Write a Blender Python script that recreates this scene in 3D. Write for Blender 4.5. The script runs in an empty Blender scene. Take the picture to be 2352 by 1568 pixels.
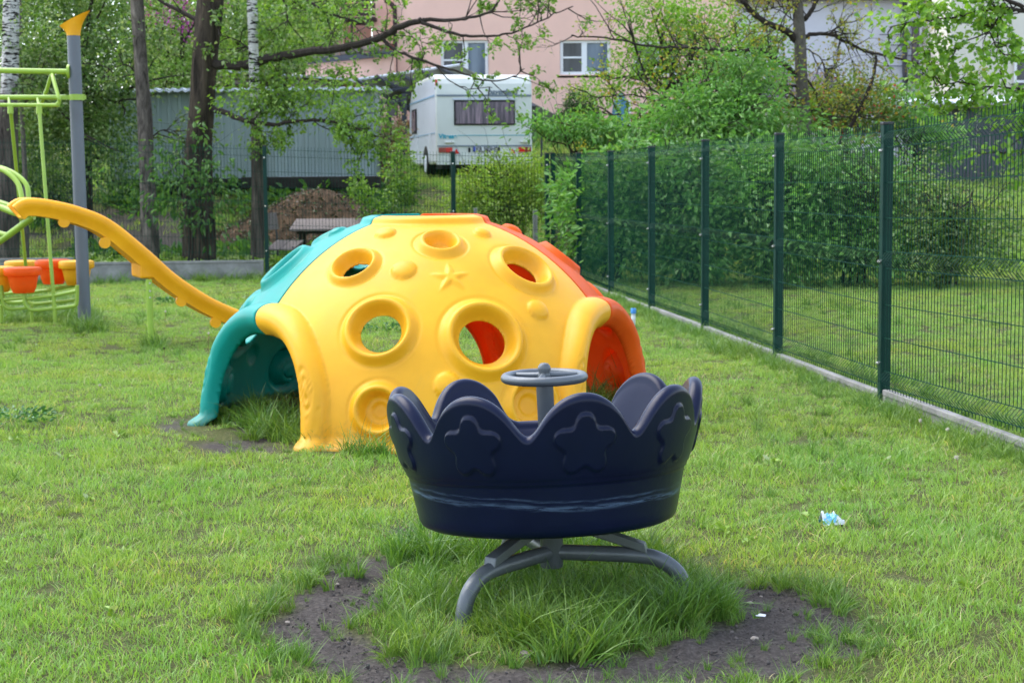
import bpy, bmesh, math, random
import numpy as np
from mathutils import Vector, Matrix, Euler

scene = bpy.context.scene
COL = scene.collection
R = math.radians
rng = np.random.default_rng(7)
random.seed(7)

# ------------------------------------------------------------------ camera
CAM_Z = 1.5
FPX, W0, H0 = 3760.0, 2352.0, 1568.0          # focal length measured on a 2352 px wide picture
PITCH = math.atan((784 - 410) / FPX)
ROLL = -0.009
cam_d = bpy.data.cameras.new('camera')
cam_d.sensor_width = 36.0
cam_d.lens = 36.0 * FPX / W0
cam_d.clip_start, cam_d.clip_end = 0.1, 600.0
cam_d.dof.use_dof = True
cam_d.dof.focus_distance = 5.9
cam_d.dof.aperture_fstop = 8.5
cam = bpy.data.objects.new('camera', cam_d)
COL.objects.link(cam)
cam.location = (0, 0, CAM_Z)
CROT = Matrix.Rotation(R(90) - PITCH, 3, 'X') @ Matrix.Rotation(ROLL, 3, 'Z')
cam.rotation_euler = CROT.to_euler()
scene.camera = cam

# ------------------------------------------------------------------ world, sun, exposure
SUN_EL, SUN_AZ = R(60), R(-62)                 # azimuth from +Y (ahead) towards +X
world = bpy.data.worlds.new("World")
scene.world = world
world.use_nodes = True
wn = world.node_tree
for n in list(wn.nodes): wn.nodes.remove(n)
sky = wn.nodes.new('ShaderNodeTexSky'); sky.sky_type = 'NISHITA'; sky.sun_disc = False
sky.sun_elevation = SUN_EL; sky.sun_rotation = SUN_AZ
sky.air_density = 1.0; sky.dust_density = 1.2; sky.ozone_density = 1.0
hsv = wn.nodes.new('ShaderNodeHueSaturation'); hsv.inputs['Saturation'].default_value = 0.7
bg = wn.nodes.new('ShaderNodeBackground'); bg.inputs['Strength'].default_value = 0.15
wo = wn.nodes.new('ShaderNodeOutputWorld')
wn.links.new(sky.outputs[0], hsv.inputs['Color']); wn.links.new(hsv.outputs[0], bg.inputs[0]); wn.links.new(bg.outputs[0], wo.inputs[0])
sl = bpy.data.lights.new('sun', 'SUN'); sl.energy = 1.0; sl.angle = R(55); sl.color = (1.0, 0.965, 0.91)
so = bpy.data.objects.new('sun', sl); COL.objects.link(so)
sd = Vector((math.sin(SUN_AZ) * math.cos(SUN_EL), math.cos(SUN_AZ) * math.cos(SUN_EL), math.sin(SUN_EL)))
so.rotation_euler = sd.to_track_quat('Z', 'Y').to_euler(); so.location = (0, 0, 30)
scene.view_settings.view_transform = 'Standard'
scene.view_settings.look = 'None'
scene.view_settings.exposure = 1.80
scene.view_settings.gamma = 1.0
scene.render.engine = 'CYCLES'
cy = scene.cycles
cy.max_bounces = 7; cy.diffuse_bounces = 4; cy.glossy_bounces = 3; cy.transmission_bounces = 5; cy.transparent_max_bounces = 8
cy.sample_clamp_indirect = 6.0
cy.use_denoising = True
cy.use_adaptive_sampling = True; cy.adaptive_threshold = 0.015

# ------------------------------------------------------------------ picture to place
def ray(x, y):
    v = CROT @ Vector(((x - W0 / 2) / FPX, (H0 / 2 - y) / FPX, -1.0))
    return v
def P(x, y, d):                                 # the point at distance d ahead that is seen at x, y
    v = ray(x, y); return Vector((0, 0, CAM_Z)) + v * (d / v.y)
def G(x, y, z=0.0):
    v = ray(x, y); t = (z - CAM_Z) / v.z; return Vector((0, 0, CAM_Z)) + v * t

# ------------------------------------------------------------------ terrain and noise
def sstep(a, b, x):
    t = np.clip((np.asarray(x, float) - a) / (b - a), 0, 1); return t * t * (3 - 2 * t)
def vnoise(x, y, seed=0):
    x = np.asarray(x, float); y = np.asarray(y, float)
    xi = np.floor(x).astype(np.int64); yi = np.floor(y).astype(np.int64)
    fx = x - xi; fy = y - yi
    fx = fx * fx * (3 - 2 * fx); fy = fy * fy * (3 - 2 * fy)
    def h(a, b):
        n = (a * 374761393 + b * 668265263 + seed * 1442695041) & 0x7fffffff
        n = ((n ^ (n >> 13)) * 1274126177) & 0x7fffffff
        return ((n ^ (n >> 16)) & 0xffff) / 65535.0
    return (h(xi, yi) * (1 - fx) + h(xi + 1, yi) * fx) * (1 - fy) + (h(xi, yi + 1) * (1 - fx) + h(xi + 1, yi + 1) * fx) * fy
def fbm(x, y, seed=0, o=4):
    s = 0; a = 0.5; t = 0
    for i in range(o):
        s = s + a * vnoise(np.asarray(x) * 2 ** i, np.asarray(y) * 2 ** i, seed + i * 17); t += a; a *= 0.5
    return s / t
def gz(x, y):
    x = np.asarray(x, float); y = np.asarray(y, float)
    left = sstep(28.5, 34.5, y) * 1.42
    right = sstep(25.0, 42.0, y) * 1.2
    w = sstep(0.5, 4.0, x)
    z = left * (1 - w) + right * w
    z = z + np.clip((y - 36) / 9.0, 0, 1.6) * 1.35 * (1 - 0.8 * sstep(7.0, 10.0, x))
    z = z + (fbm(x * 0.7, y * 0.7, 3, 3) - 0.5) * 0.05 * sstep(3, 6, y)
    return z
def gz1(x, y): return float(gz(np.array([x]), np.array([y]))[0])
def fence_x(y): return 2.47 - 0.1215 * (y - 10.8)

def poly_ground(pts, z=0.0): return np.array([[*G(x, y, z).xy] for x, y in pts])
SOIL = [poly_ground(p) for p in (
    [(598,1432),(635,1405),(690,1362),(745,1308),(800,1285),(900,1290),(922,1322),(868,1352),(896,1376),(840,1405),(806,1446),(878,1478),(900,1512),(1000,1520),
     (1130,1522),(1300,1522),(1470,1502),(1560,1466),(1650,1440),(1712,1412),(1690,1376),(1612,1334),(1640,1328),(1760,1350),(1860,1356),(1935,1390),(1912,1410),(1975,1435),
     (1950,1500),(1850,1548),(1690,1572),(1500,1580),(1250,1590),(1000,1584),(850,1570),(740,1535),(655,1490)],
    [(462,1022),(560,1012),(622,1022),(600,1040),(500,1042)],
    [(362,968),(420,962),(424,990),(370,994)],
    [(905,1215),(945,1212),(950,1235),(910,1238)],
    [(560,945),(690,940),(700,1010),(600,1020),(540,1000)],
)]
def in_poly(px, py, poly):
    inside = np.zeros(len(px), bool); j = len(poly) - 1
    for i in range(len(poly)):
        xi, yi = poly[i]; xj, yj = poly[j]
        c = ((yi > py) != (yj > py))
        with np.errstate(divide='ignore', invalid='ignore'):
            xx = (xj - xi) * (py - yi) / (yj - yi) + xi
        inside ^= c & (px < xx); j = i
    return inside
def soil_mask(x, y):
    wx = x + (fbm(x * 9, y * 9, 40, 3) - 0.5) * 0.22; wy = y + (fbm(x * 9, y * 9, 60, 3) - 0.5) * 0.22
    m = np.zeros(len(x), bool)
    for p in SOIL: m |= in_poly(wx, wy, p)
    return m

# ------------------------------------------------------------------ tagging
OFF = {}
def tag(o, label=None, cat=None, group=None, kind=None):
    if label: o['label'] = label
    if cat: o['category'] = cat
    if group: o['group'] = group
    if kind: o['kind'] = kind
    return o
def thing(name, label, cat, loc, group=None):
    o = bpy.data.objects.new(name, None); COL.objects.link(o)
    o.location = loc; OFF[o.name] = Vector(loc); o.empty_display_size = 0.2
    return tag(o, label, cat, group)
def part_offset(parent): return OFF.get(parent.name, Vector((0, 0, 0))) if parent else Vector((0, 0, 0))

def np_mesh(name, V, faces, mat=None, parent=None, smooth=False, attrs=None, origin=None):
    """V (n,3) array; faces: array (m,k) or list of arrays of different k."""
    me = bpy.data.meshes.new(name)
    V = np.asarray(V, float)
    off = np.array(part_offset(parent)) if parent else (np.array(origin) if origin is not None else np.zeros(3))
    V = V - off
    fl = faces if isinstance(faces, list) else [faces]
    fl = [np.asarray(f, np.int32) for f in fl if len(f)]
    loops = np.concatenate([f.ravel() for f in fl]); tot = np.concatenate([np.full(len(f), f.shape[1], np.int32) for f in fl])
    me.vertices.add(len(V)); me.vertices.foreach_set('co', V.astype(np.float32).ravel())
    me.loops.add(len(loops)); me.loops.foreach_set('vertex_index', loops)
    me.polygons.add(len(tot))
    st = np.zeros(len(tot), np.int32); st[1:] = np.cumsum(tot)[:-1]
    me.polygons.foreach_set('loop_start', st); me.polygons.foreach_set('loop_total', tot)
    me.polygons.foreach_set('use_smooth', np.full(len(tot), bool(smooth)))
    if attrs:
        for k, a in attrs.items():
            at = me.attributes.new(k, 'FLOAT', 'POINT'); at.data.foreach_set('value', np.asarray(a, np.float32))
    me.update(calc_edges=True); me.validate()
    if mat: me.materials.append(mat)
    o = bpy.data.objects.new(name, me); COL.objects.link(o)
    if parent:
        o.parent = parent; OFF[o.name] = part_offset(parent)
    elif origin is not None:
        o.location = origin; OFF[o.name] = Vector(origin)
    return o

class MB:
    def __init__(s): s.v = []; s.f = {}; s.n = 0
    def add(s, V, F):
        V = np.asarray(V, float).reshape(-1, 3)
        for f in F:
            s.f.setdefault(len(f), []).append([i + s.n for i in f])
        s.v.append(V); s.n += len(V)
    def addnp(s, V, F):
        F = np.asarray(F)
        s.f.setdefault(F.shape[1], []).extend((F + s.n).tolist()); s.v.append(np.asarray(V, float)); s.n += len(V)
    def box(s, c, size, M=None):
        x, y, z = [a / 2 for a in size]
        vs = [Vector(p) for p in ((-x,-y,-z),(x,-y,-z),(x,y,-z),(-x,y,-z),(-x,-y,z),(x,-y,z),(x,y,z),(-x,y,z))]
        c = Vector(c)
        vs = [(M @ v if M else v) + c for v in vs]
        s.add([tuple(v) for v in vs], [(3,2,1,0),(4,5,6,7),(0,1,5,4),(1,2,6,5),(2,3,7,6),(3,0,4,7)])
    def beam(s, a, b, w, h, up=(0, 0, 1)):           # rectangular bar from a to b
        a = Vector(a); b = Vector(b); d = (b - a); L = d.length; d.normalize()
        u = Vector(up); sx = d.cross(u)
        if sx.length < 1e-4: sx = d.cross(Vector((1, 0, 0)))
        sx.normalize(); uz = sx.cross(d).normalized()
        M = Matrix((sx, d, uz)).transposed()
        s.box((a + b) / 2, (w, L, h), M)
    def tube(s, pts, r, seg=8, caps=True, closed=False):
        pts = [Vector(p) for p in pts]; n = len(pts)
        rr = [r] * n if not hasattr(r, '__len__') else list(r)
        V = []; prev = None
        for i, p in enumerate(pts):
            if closed: t = pts[(i + 1) % n] - pts[i - 1]
            else: t = pts[min(i + 1, n - 1)] - pts[max(i - 1, 0)]
            if t.length < 1e-9: t = Vector((0, 0, 1))
            t.normalize()
            if prev is None:
                a = Vector((0, 0, 1)) if abs(t.z) < 0.9 else Vector((1, 0, 0))
                nrm = t.cross(a).normalized()
            else:
                nrm = (prev - t * prev.dot(t))
                nrm = nrm.normalized() if nrm.length > 1e-6 else t.orthogonal().normalized()
            prev = nrm; b = t.cross(nrm)
            for k in range(seg):
                an = 2 * math.pi * (k + 0.5) / seg
                V.append(tuple(p + (nrm * math.cos(an) + b * math.sin(an)) * rr[i]))
        F = []
        m = n if closed else n - 1
        for i in range(m):
            j = (i + 1) % n
            for k in range(seg):
                k2 = (k + 1) % seg
                F.append((i * seg + k, i * seg + k2, j * seg + k2, j * seg + k))
        if caps and not closed:
            F.append(tuple(range(seg - 1, -1, -1))); F.append(tuple((n - 1) * seg + k for k in range(seg)))
        s.add(V, F)
    def lathe(s, prof, c=(0, 0, 0), seg=32, M=None, wob=None):
        V = []; F = []; n = len(prof)
        for i in range(seg):
            a = 2 * math.pi * i / seg
            for (r, z) in prof:
                v = Vector((r * math.cos(a), r * math.sin(a), z))
                if M: v = M @ v
                V.append(tuple(v + Vector(c)))
        for i in range(seg):
            j = (i + 1) % seg
            for k in range(n - 1):
                F.append((i * n + k, j * n + k, j * n + k + 1, i * n + k + 1))
        s.add(V, F)
    def prism(s, poly, axis0, axis1):                  # poly = list of world points, extruded by vector
        n = len(poly); d = Vector(axis1)
        V = [tuple(p) for p in poly] + [tuple(Vector(p) + d) for p in poly]
        F = [tuple(range(n - 1, -1, -1)), tuple(range(n, 2 * n))] + [(i, (i + 1) % n, n + (i + 1) % n, n + i) for i in range(n)]
        s.add(V, F)
    def build(s, name, mat=None, parent=None, smooth=False, origin=None):
        V = np.concatenate(s.v)
        o = np_mesh(name, V, [np.array(f) for f in s.f.values()], mat, parent, smooth, origin=origin)
        if smooth == 'auto' or smooth is True:
            try:
                with bpy.context.temp_override(): pass
            except Exception: pass
            o.data.polygons.foreach_set('use_smooth', np.ones(len(o.data.polygons), bool))
            bm = bmesh.new(); bm.from_mesh(o.data)
            for e in bm.edges:
                if len(e.link_faces) == 2 and e.calc_face_angle(0) > R(38): e.smooth = False
            bm.to_mesh(o.data); bm.free()
        return o

def bevel(o, w=0.01, seg=2):
    m = o.modifiers.new('bevel', 'BEVEL'); m.width = w; m.segments = seg; m.limit_method = 'ANGLE'; m.angle_limit = R(40)
    return o
def smooth_path(pts, n=6, closed=False):
    pts = [Vector(p) for p in pts]; out = []; N = len(pts)
    rngs = range(N) if closed else range(N - 1)
    for i in rngs:
        p0 = pts[(i - 1) % N] if closed else pts[max(i - 1, 0)]
        p1 = pts[i]; p2 = pts[(i + 1) % N] if closed else pts[i + 1]
        p3 = pts[(i + 2) % N] if closed else pts[min(i + 2, N - 1)]
        for k in range(n):
            t = k / n
            out.append(0.5 * ((2 * p1) + (p2 - p0) * t + (2 * p0 - 5 * p1 + 4 * p2 - p3) * t * t + (3 * p1 - p0 - 3 * p2 + p3) * t ** 3))
    if not closed: out.append(pts[-1])
    return out

# ------------------------------------------------------------------ materials
def new_mat(name):
    m = bpy.data.materials.new(name); m.use_nodes = True
    nt = m.node_tree
    b = nt.nodes['Principled BSDF']
    return m, nt, b
def noise_node(nt, scale, detail=4, rough=0.55, coord='Object', stretch=None, dist=0.0):
    tc = nt.nodes.new('ShaderNodeTexCoord'); n = nt.nodes.new('ShaderNodeTexNoise')
    n.inputs['Scale'].default_value = scale; n.inputs['Detail'].default_value = detail; n.inputs['Roughness'].default_value = rough
    n.inputs['Distortion'].default_value = dist
    if stretch:
        mp = nt.nodes.new('ShaderNodeMapping'); mp.inputs['Scale'].default_value = stretch
        nt.links.new(tc.outputs[coord], mp.inputs[0]); nt.links.new(mp.outputs[0], n.inputs[0])
    else: nt.links.new(tc.outputs[coord], n.inputs[0])
    return n
def ramp(nt, src, stops):
    r = nt.nodes.new('ShaderNodeValToRGB')
    el = r.color_ramp.elements
    while len(el) < len(stops): el.new(0.5)
    for e, (p, c) in zip(el, stops): e.position = p; e.color = (*c, 1)
    nt.links.new(src, r.inputs[0]); return r
def scl(c, k): return tuple(min(1, a * k) for a in c)
def mat_basic(name, col, rough=0.6, spec=0.5, metal=0.0, var=0.15, vscale=3.0, bump=0.0, bscale=40.0, stretch=None, coat=0.0, col2=None):
    m, nt, b = new_mat(name)
    n = noise_node(nt, vscale, 5, 0.6, stretch=stretch)
    r = ramp(nt, n.outputs[0], [(0.3, scl(col, 1 - var)), (0.7, scl(col2 or col, 1 + var))])
    nt.links.new(r.outputs[0], b.inputs['Base Color'])
    b.inputs['Roughness'].default_value = rough; b.inputs['Specular IOR Level'].default_value = spec
    b.inputs['Metallic'].default_value = metal; b.inputs['Coat Weight'].default_value = coat
    if bump:
        n2 = noise_node(nt, bscale, 4, 0.6, stretch=stretch); bp = nt.nodes.new('ShaderNodeBump')
        bp.inputs['Strength'].default_value = bump; bp.inputs['Distance'].default_value = 0.02
        nt.links.new(n2.outputs[0], bp.inputs['Height']); nt.links.new(bp.outputs[0], b.inputs['Normal'])
    return m
def mat_leaf(name, dark, light, third=None, trans=0.35, rough=0.45, fleck=None):
    """foliage: colour varies leaf by leaf (tint attribute) and clump by clump."""
    m, nt, b = new_mat(name)
    dark, light = scl(dark, 1.25), scl(light, 1.25)
    at = nt.nodes.new('ShaderNodeAttribute'); at.attribute_name = 'tint'
    stops = [(0.0, dark), (0.55, light)]
    if third: stops.append((0.93, third))
    if fleck: stops.append((0.97, fleck))
    r = ramp(nt, at.outputs['Fac'], stops)
    nz = noise_node(nt, 1.3, 2, 0.5, coord='Object')
    mr = nt.nodes.new('ShaderNodeMapRange'); mr.inputs[1].default_value = 0.3; mr.inputs[2].default_value = 0.7
    mr.inputs[3].default_value = 0.72; mr.inputs[4].default_value = 1.28
    nt.links.new(nz.outputs[0], mr.inputs[0])
    mx = nt.nodes.new('ShaderNodeVectorMath'); mx.operation = 'SCALE'
    nt.links.new(r.outputs[0], mx.inputs[0]); nt.links.new(mr.outputs[0], mx.inputs['Scale'])
    nt.links.new(mx.outputs[0], b.inputs['Base Color'])
    b.inputs['Roughness'].default_value = rough; b.inputs['Specular IOR Level'].default_value = 0.45
    tr = nt.nodes.new('ShaderNodeBsdfTranslucent')
    t2 = nt.nodes.new('ShaderNodeVectorMath'); t2.operation = 'MULTIPLY'; t2.inputs[1].default_value = (1.5, 1.5, 0.6)
    nt.links.new(mx.outputs[0], t2.inputs[0]); nt.links.new(t2.outputs[0], tr.inputs[0])
    ms = nt.nodes.new('ShaderNodeMixShader'); ms.inputs[0].default_value = trans
    out = nt.nodes['Material Output']
    nt.links.new(b.outputs[0], ms.inputs[1]); nt.links.new(tr.outputs[0], ms.inputs[2]); nt.links.new(ms.outputs[0], out.inputs[0])
    return m
# ------------------------------------------------------------------ ground sheet
def mat_ground():
    m, nt, b = new_mat('soil_and_thatch')
    at = nt.nodes.new('ShaderNodeAttribute'); at.attribute_name = 'bare'
    n1 = noise_node(nt, 6, 6, 0.65); n2 = noise_node(nt, 60, 5, 0.7)
    dirt = ramp(nt, n2.outputs[0], [(0.25, (0.040, 0.035, 0.031)), (0.5, (0.084, 0.073, 0.066)), (0.78, (0.17, 0.148, 0.13))])
    turf = ramp(nt, n2.outputs[0], [(0.3, (0.035, 0.045, 0.015)), (0.5, (0.085, 0.10, 0.03)), (0.62, (0.15, 0.14, 0.06)), (0.75, (0.24, 0.20, 0.11))])
    mx = nt.nodes.new('ShaderNodeMixRGB'); nt.links.new(at.outputs['Fac'], mx.inputs[0])
    nt.links.new(turf.outputs[0], mx.inputs[1]); nt.links.new(dirt.outputs[0], mx.inputs[2])
    nt.links.new(mx.outputs[0], b.inputs['Base Color']); b.inputs['Roughness'].default_value = 0.95
    b.inputs['Specular IOR Level'].default_value = 0.15
    n3 = noise_node(nt, 28, 8, 0.72); bp = nt.nodes.new('ShaderNodeBump'); bp.inputs['Strength'].default_value = 0.9; bp.inputs['Distance'].default_value = 0.03
    nt.links.new(n3.outputs[0], bp.inputs['Height']); nt.links.new(bp.outputs[0], b.inputs['Normal'])
    return m
def axis(segs):
    a = [segs[0][0]]
    for (s0, s1, st) in segs:
        n = max(1, round((s1 - s0) / st)); a += [s0 + (s1 - s0) * i / n for i in range(1, n + 1)]
    return np.array(a)
gx = axis([(-300, -60, 40), (-60, -12, 4), (-12, -3, 0.3), (-3, -1.4, 0.08), (-1.4, 1.6, 0.03), (1.6, 3, 0.08), (3, 14, 0.4), (14, 60, 4), (60, 300, 40)])
gy = axis([(-60, 0, 10), (0, 4.4, 0.4), (4.4, 7.2, 0.03), (7.2, 10.5, 0.08), (10.5, 50, 0.4), (50, 120, 5), (120, 400, 40)])
GX, GY = np.meshgrid(gx, gy)
fx_, fy_ = GX.ravel(), GY.ravel()
bare = np.zeros(len(fx_))
for ox, oy in ((0, 0), (.03, 0), (-.03, 0), (0, .03), (0, -.03)): bare += soil_mask(fx_ + ox, fy_ + oy) / 5.0
gzz = gz(fx_, fy_) - bare * 0.012 + bare * ((fbm(fx_ * 7, fy_ * 7, 91, 4) - 0.5) * 0.05 + (fbm(fx_ * 26, fy_ * 26, 92, 2) - 0.5) * 0.024)
# dug garden soil and trodden ground between the trees beyond the back fence
garden = np.clip(sstep(25.4, 26.2, fy_) * (1 - sstep(31.5, 34, fy_)) * (fbm(fx_ * .6, fy_ * .6, 12, 3) > 0.47) * (fx_ < -1.0), 0, 1)
under_spring = np.exp(-(((fx_ - .14) / .75) ** 2 + ((fy_ - 5.7) / .6) ** 2) ** 2)
nx_, ny_ = len(gx), len(gy)
I = np.arange(nx_ * ny_).reshape(ny_, nx_)
F = np.stack([I[:-1, :-1].ravel(), I[:-1, 1:].ravel(), I[1:, 1:].ravel(), I[1:, :-1].ravel()], 1)
ground = np_mesh('ground', np.stack([fx_, fy_, gzz], 1), F, mat_ground(), smooth=True, attrs={'bare': np.clip(bare + garden * .9, 0, 1)})
tag(ground, 'dark soil and turf of the play area with a bare ring around the spinner', 'ground', kind='structure')

# ------------------------------------------------------------------ grass
def mat_grass(name, a, b_, c, straw, fr=0.4):
    m, nt, b = new_mat(name)
    at = nt.nodes.new('ShaderNodeAttribute'); at.attribute_name = 'tint'
    r = ramp(nt, at.outputs['Fac'], [(0.0, a), (0.4, b_), (0.86, c), (0.95, straw)])
    geo = nt.nodes.new('ShaderNodeNewGeometry')
    nz = nt.nodes.new('ShaderNodeTexNoise'); nz.inputs['Scale'].default_value = 0.9; nz.inputs['Detail'].default_value = 4
    nt.links.new(geo.outputs['Position'], nz.inputs[0])
    tint = ramp(nt, nz.outputs[0], [(0.32, (0.82, 0.96, 0.9)), (0.5, (1, 1, 1)), (0.68, (1.12, 0.98, 0.75))])
    mul = nt.nodes.new('ShaderNodeMixRGB'); mul.blend_type = 'MULTIPLY'; mul.inputs[0].default_value = 1
    nt.links.new(r.outputs[0], mul.inputs[1]); nt.links.new(tint.outputs[0], mul.inputs[2])
    nz2 = nt.nodes.new('ShaderNodeTexNoise'); nz2.inputs['Scale'].default_value = 3.5; nz2.inputs['Detail'].default_value = 3
    nt.links.new(geo.outputs['Position'], nz2.inputs[0])
    mr = nt.nodes.new('ShaderNodeMapRange'); mr.inputs[1].default_value = 0.3; mr.inputs[2].default_value = 0.7
    mr.inputs[3].default_value = 0.92; mr.inputs[4].default_value = 1.10
    nt.links.new(nz2.outputs[0], mr.inputs[0])
    sc = nt.nodes.new('ShaderNodeVectorMath'); sc.operation = 'SCALE'
    nt.links.new(mul.outputs[0], sc.inputs[0]); nt.links.new(mr.outputs[0], sc.inputs['Scale'])
    nt.links.new(sc.outputs[0], b.inputs['Base Color'])
    b.inputs['Roughness'].default_value = 0.42; b.inputs['Specular IOR Level'].default_value = 0.5
    tr = nt.nodes.new('ShaderNodeBsdfTranslucent'); t2 = nt.nodes.new('ShaderNodeVectorMath'); t2.operation = 'MULTIPLY'
    t2.inputs[1].default_value = (1.35, 1.35, 0.6)
    nt.links.new(sc.outputs[0], t2.inputs[0]); nt.links.new(t2.outputs[0], tr.inputs[0])
    ms = nt.nodes.new('ShaderNodeMixShader'); ms.inputs[0].default_value = fr
    nt.links.new(b.outputs[0], ms.inputs[1]); nt.links.new(tr.outputs[0], ms.inputs[2]); nt.links.new(ms.outputs[0], nt.nodes['Material Output'].inputs[0])
    return m
M_GRASS = mat_grass('lawn_blades', (0.145, 0.265, 0.042), (0.235, 0.385, 0.064), (0.34, 0.48, 0.13), (0.50, 0.44, 0.22))
M_TALL = mat_grass('tall_blades', (0.055, 0.135, 0.018), (0.11, 0.225, 0.028), (0.20, 0.32, 0.06), (0.40, 0.35, 0.15), 0.3)

def blade_mesh(name, n, radius, hmin, hmax, width, lean, seed, mat, seg=3, straw=0.06):
    r = np.random.default_rng(seed)
    a = r.uniform(0, 2 * np.pi, n); rr = radius * np.sqrt(r.uniform(0, 1, n))
    bx, by = rr * np.cos(a), rr * np.sin(a)
    h = r.uniform(hmin, hmax, n) * (1 - 0.3 * (rr / radius) ** 2)
    la = r.uniform(0, 2 * np.pi, n) if radius > 0.08 else a + r.normal(0, .9, n)
    ln = lean * r.uniform(0.2, 1.3, n) * h
    fa = r.uniform(0, np.pi, n); w = width * r.uniform(0.6, 1.3, n)
    droop = r.uniform(0, 1, n) ** 2
    V = []; T = r.uniform(0, 0.9, n); T[r.uniform(0, 1, n) < straw] = 1.0
    for k in range(seg + 1):
        t = k / seg
        cx = bx + np.cos(la) * ln * t ** 2 ; cy = by + np.sin(la) * ln * t ** 2
        cz = h * (t - droop * 0.38 * t ** 3)
        ww = w * (1 - t ** 1.7) * 0.5 if k < seg else w * 0
        if k < seg:
            V.append(np.stack([cx - np.cos(fa) * ww, cy - np.sin(fa) * ww, cz], 1)); V.append(np.stack([cx + np.cos(fa) * ww, cy + np.sin(fa) * ww, cz], 1))
        else: V.append(np.stack([cx, cy, cz], 1))
    m = 2 * seg + 1
    A = np.stack(V, 1).reshape(-1, 3); base = np.arange(n)[:, None] * m
    q = [base + np.array([[2 * k, 2 * k + 1, 2 * k + 3, 2 * k + 2]]) for k in range(seg - 1)]
    t3 = base + np.array([[2 * seg - 2, 2 * seg - 1, 2 * seg]])
    o = np_mesh(name, A, [np.concatenate(q), t3], mat, smooth=True, attrs={'tint': np.repeat(T, m)})
    COL.objects.unlink(o)
    return o

def scatter(name, pts, idx, scale, sources, label, cat, tilt=0.12, seed=1):
    """one ground-cover object: clumps set at points with their own turn, tilt and size."""
    r = np.random.default_rng(seed); n = len(pts)
    me = bpy.data.meshes.new(name); me.vertices.add(n); me.vertices.foreach_set('co', np.asarray(pts, np.float32).ravel())
    rot = np.stack([r.normal(0, tilt, n), r.normal(0, tilt, n), r.uniform(0, 6.283, n)], 1).astype(np.float32)
    a = me.attributes.new('rot', 'FLOAT_VECTOR', 'POINT'); a.data.foreach_set('vector', rot.ravel())
    a = me.attributes.new('scl', 'FLOAT', 'POINT'); a.data.foreach_set('value', np.asarray(scale, np.float32))
    a = me.attributes.new('idx', 'INT', 'POINT'); a.data.foreach_set('value', np.asarray(idx, np.int32))
    o = bpy.data.objects.new(name, me); COL.objects.link(o)
    ng = bpy.data.node_groups.new(name + '_nodes', 'GeometryNodeTree')
    ng.interface.new_socket('Geometry', in_out='INPUT', socket_type='NodeSocketGeometry')
    ng.interface.new_socket('Geometry', in_out='OUTPUT', socket_type='NodeSocketGeometry')
    N = ng.nodes; L = ng.links
    gi = N.new('NodeGroupInput'); go = N.new('NodeGroupOutput'); iop = N.new('GeometryNodeInstanceOnPoints')
    jn = N.new('GeometryNodeJoinGeometry')
    for s in sources:
        oi = N.new('GeometryNodeObjectInfo'); oi.inputs['Object'].default_value = s; oi.inputs['As Instance'].default_value = True
        L.new(oi.outputs['Geometry'], jn.inputs[0])
    def na(nm, t):
        x = N.new('GeometryNodeInputNamedAttribute'); x.data_type = t; x.inputs[0].default_value = nm; return x.outputs[0]
    L.new(gi.outputs[0], iop.inputs['Points']); L.new(jn.outputs[0], iop.inputs['Instance'])
    iop.inputs['Pick Instance'].default_value = True
    L.new(na('idx', 'INT'), iop.inputs['Instance Index']); L.new(na('rot', 'FLOAT_VECTOR'), iop.inputs['Rotation']); L.new(na('scl', 'FLOAT'), iop.inputs['Scale'])
    L.new(iop.outputs[0], go.inputs[0])
    md = o.modifiers.new('scatter', 'NODES'); md.node_group = ng
    return tag(o, label, cat, kind='stuff')

lawn_src = [blade_mesh('lawn_clump', 150, 0.13, 0.016, 0.046, 0.0044, 1.2, 11 + i, M_GRASS) for i in range(5)]
lawn_src += [blade_mesh('lawn_clump_long', 70, 0.13, 0.03, 0.085, 0.0050, 0.9, 31 + i, M_GRASS, straw=0.03) for i in range(3)]
tall_src = [blade_mesh('tall_clump', 34, 0.06, 0.10, 0.30, 0.0078, 1.0, 51 + i, M_TALL, seg=6, straw=0.008) for i in range(4)]

DOME_C = (-0.537, 10.3)
def lawn_points():
    out = []
    for (y0, y1, dens) in ((3.6, 9, 92), (9, 14, 62), (14, 20, 42), (20, 28, 28)):
        hw = y1 * 0.3128 + 2.0
        st = 1 / math.sqrt(dens); ax_, ay_ = np.meshgrid(np.arange(-hw, hw, st), np.arange(y0, y1, st))
        x = ax_.ravel() + rng.uniform(-.75, .75, ax_.size) * st; y = ay_.ravel() + rng.uniform(-.75, .75, ax_.size) * st
        out.append(np.stack([x, y], 1))
    p = np.concatenate(out); x, y = p[:, 0], p[:, 1]
    keep = ~soil_mask(x, y)
    for dx, dy in ((.10, 0), (-.10, 0), (0, .10), (0, -.10), (.06, .06), (-.06, .06), (.06, -.06), (-.06, -.06)):
        s = soil_mask(x + dx, y + dy); keep &= ~(s & (rng.uniform(0, 1, len(x)) < 0.6))
    d = np.hypot(x - DOME_C[0], y - DOME_C[1]); keep &= ~((d < 1.40) & (rng.uniform(0, 1, len(x)) < 0.75)) & ~((d < 1.60) & (d >= 1.40) & (rng.uniform(0, 1, len(x)) < 0.93))
    thin = fbm(x * 1.6, y * 1.6, 23, 4); keep &= ~((thin > 0.80) & (rng.uniform(0, 1, len(x)) < 0.45))
    bare_ = fbm(x * 3.1, y * 3.1, 77, 3); keep &= ~((bare_ > 0.84))
    keep &= ~((y > 25.0) & (x < fence_x(y)))
    keep &= ~((x > 3.0) & (y > 30))
    return p[keep]
lp = lawn_points(); x, y = lp[:, 0], lp[:, 1]
hn = fbm(x * 0.55, y * 0.55, 5, 3); hn2 = fbm(x * 2.2, y * 2.2, 8, 3)
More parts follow.
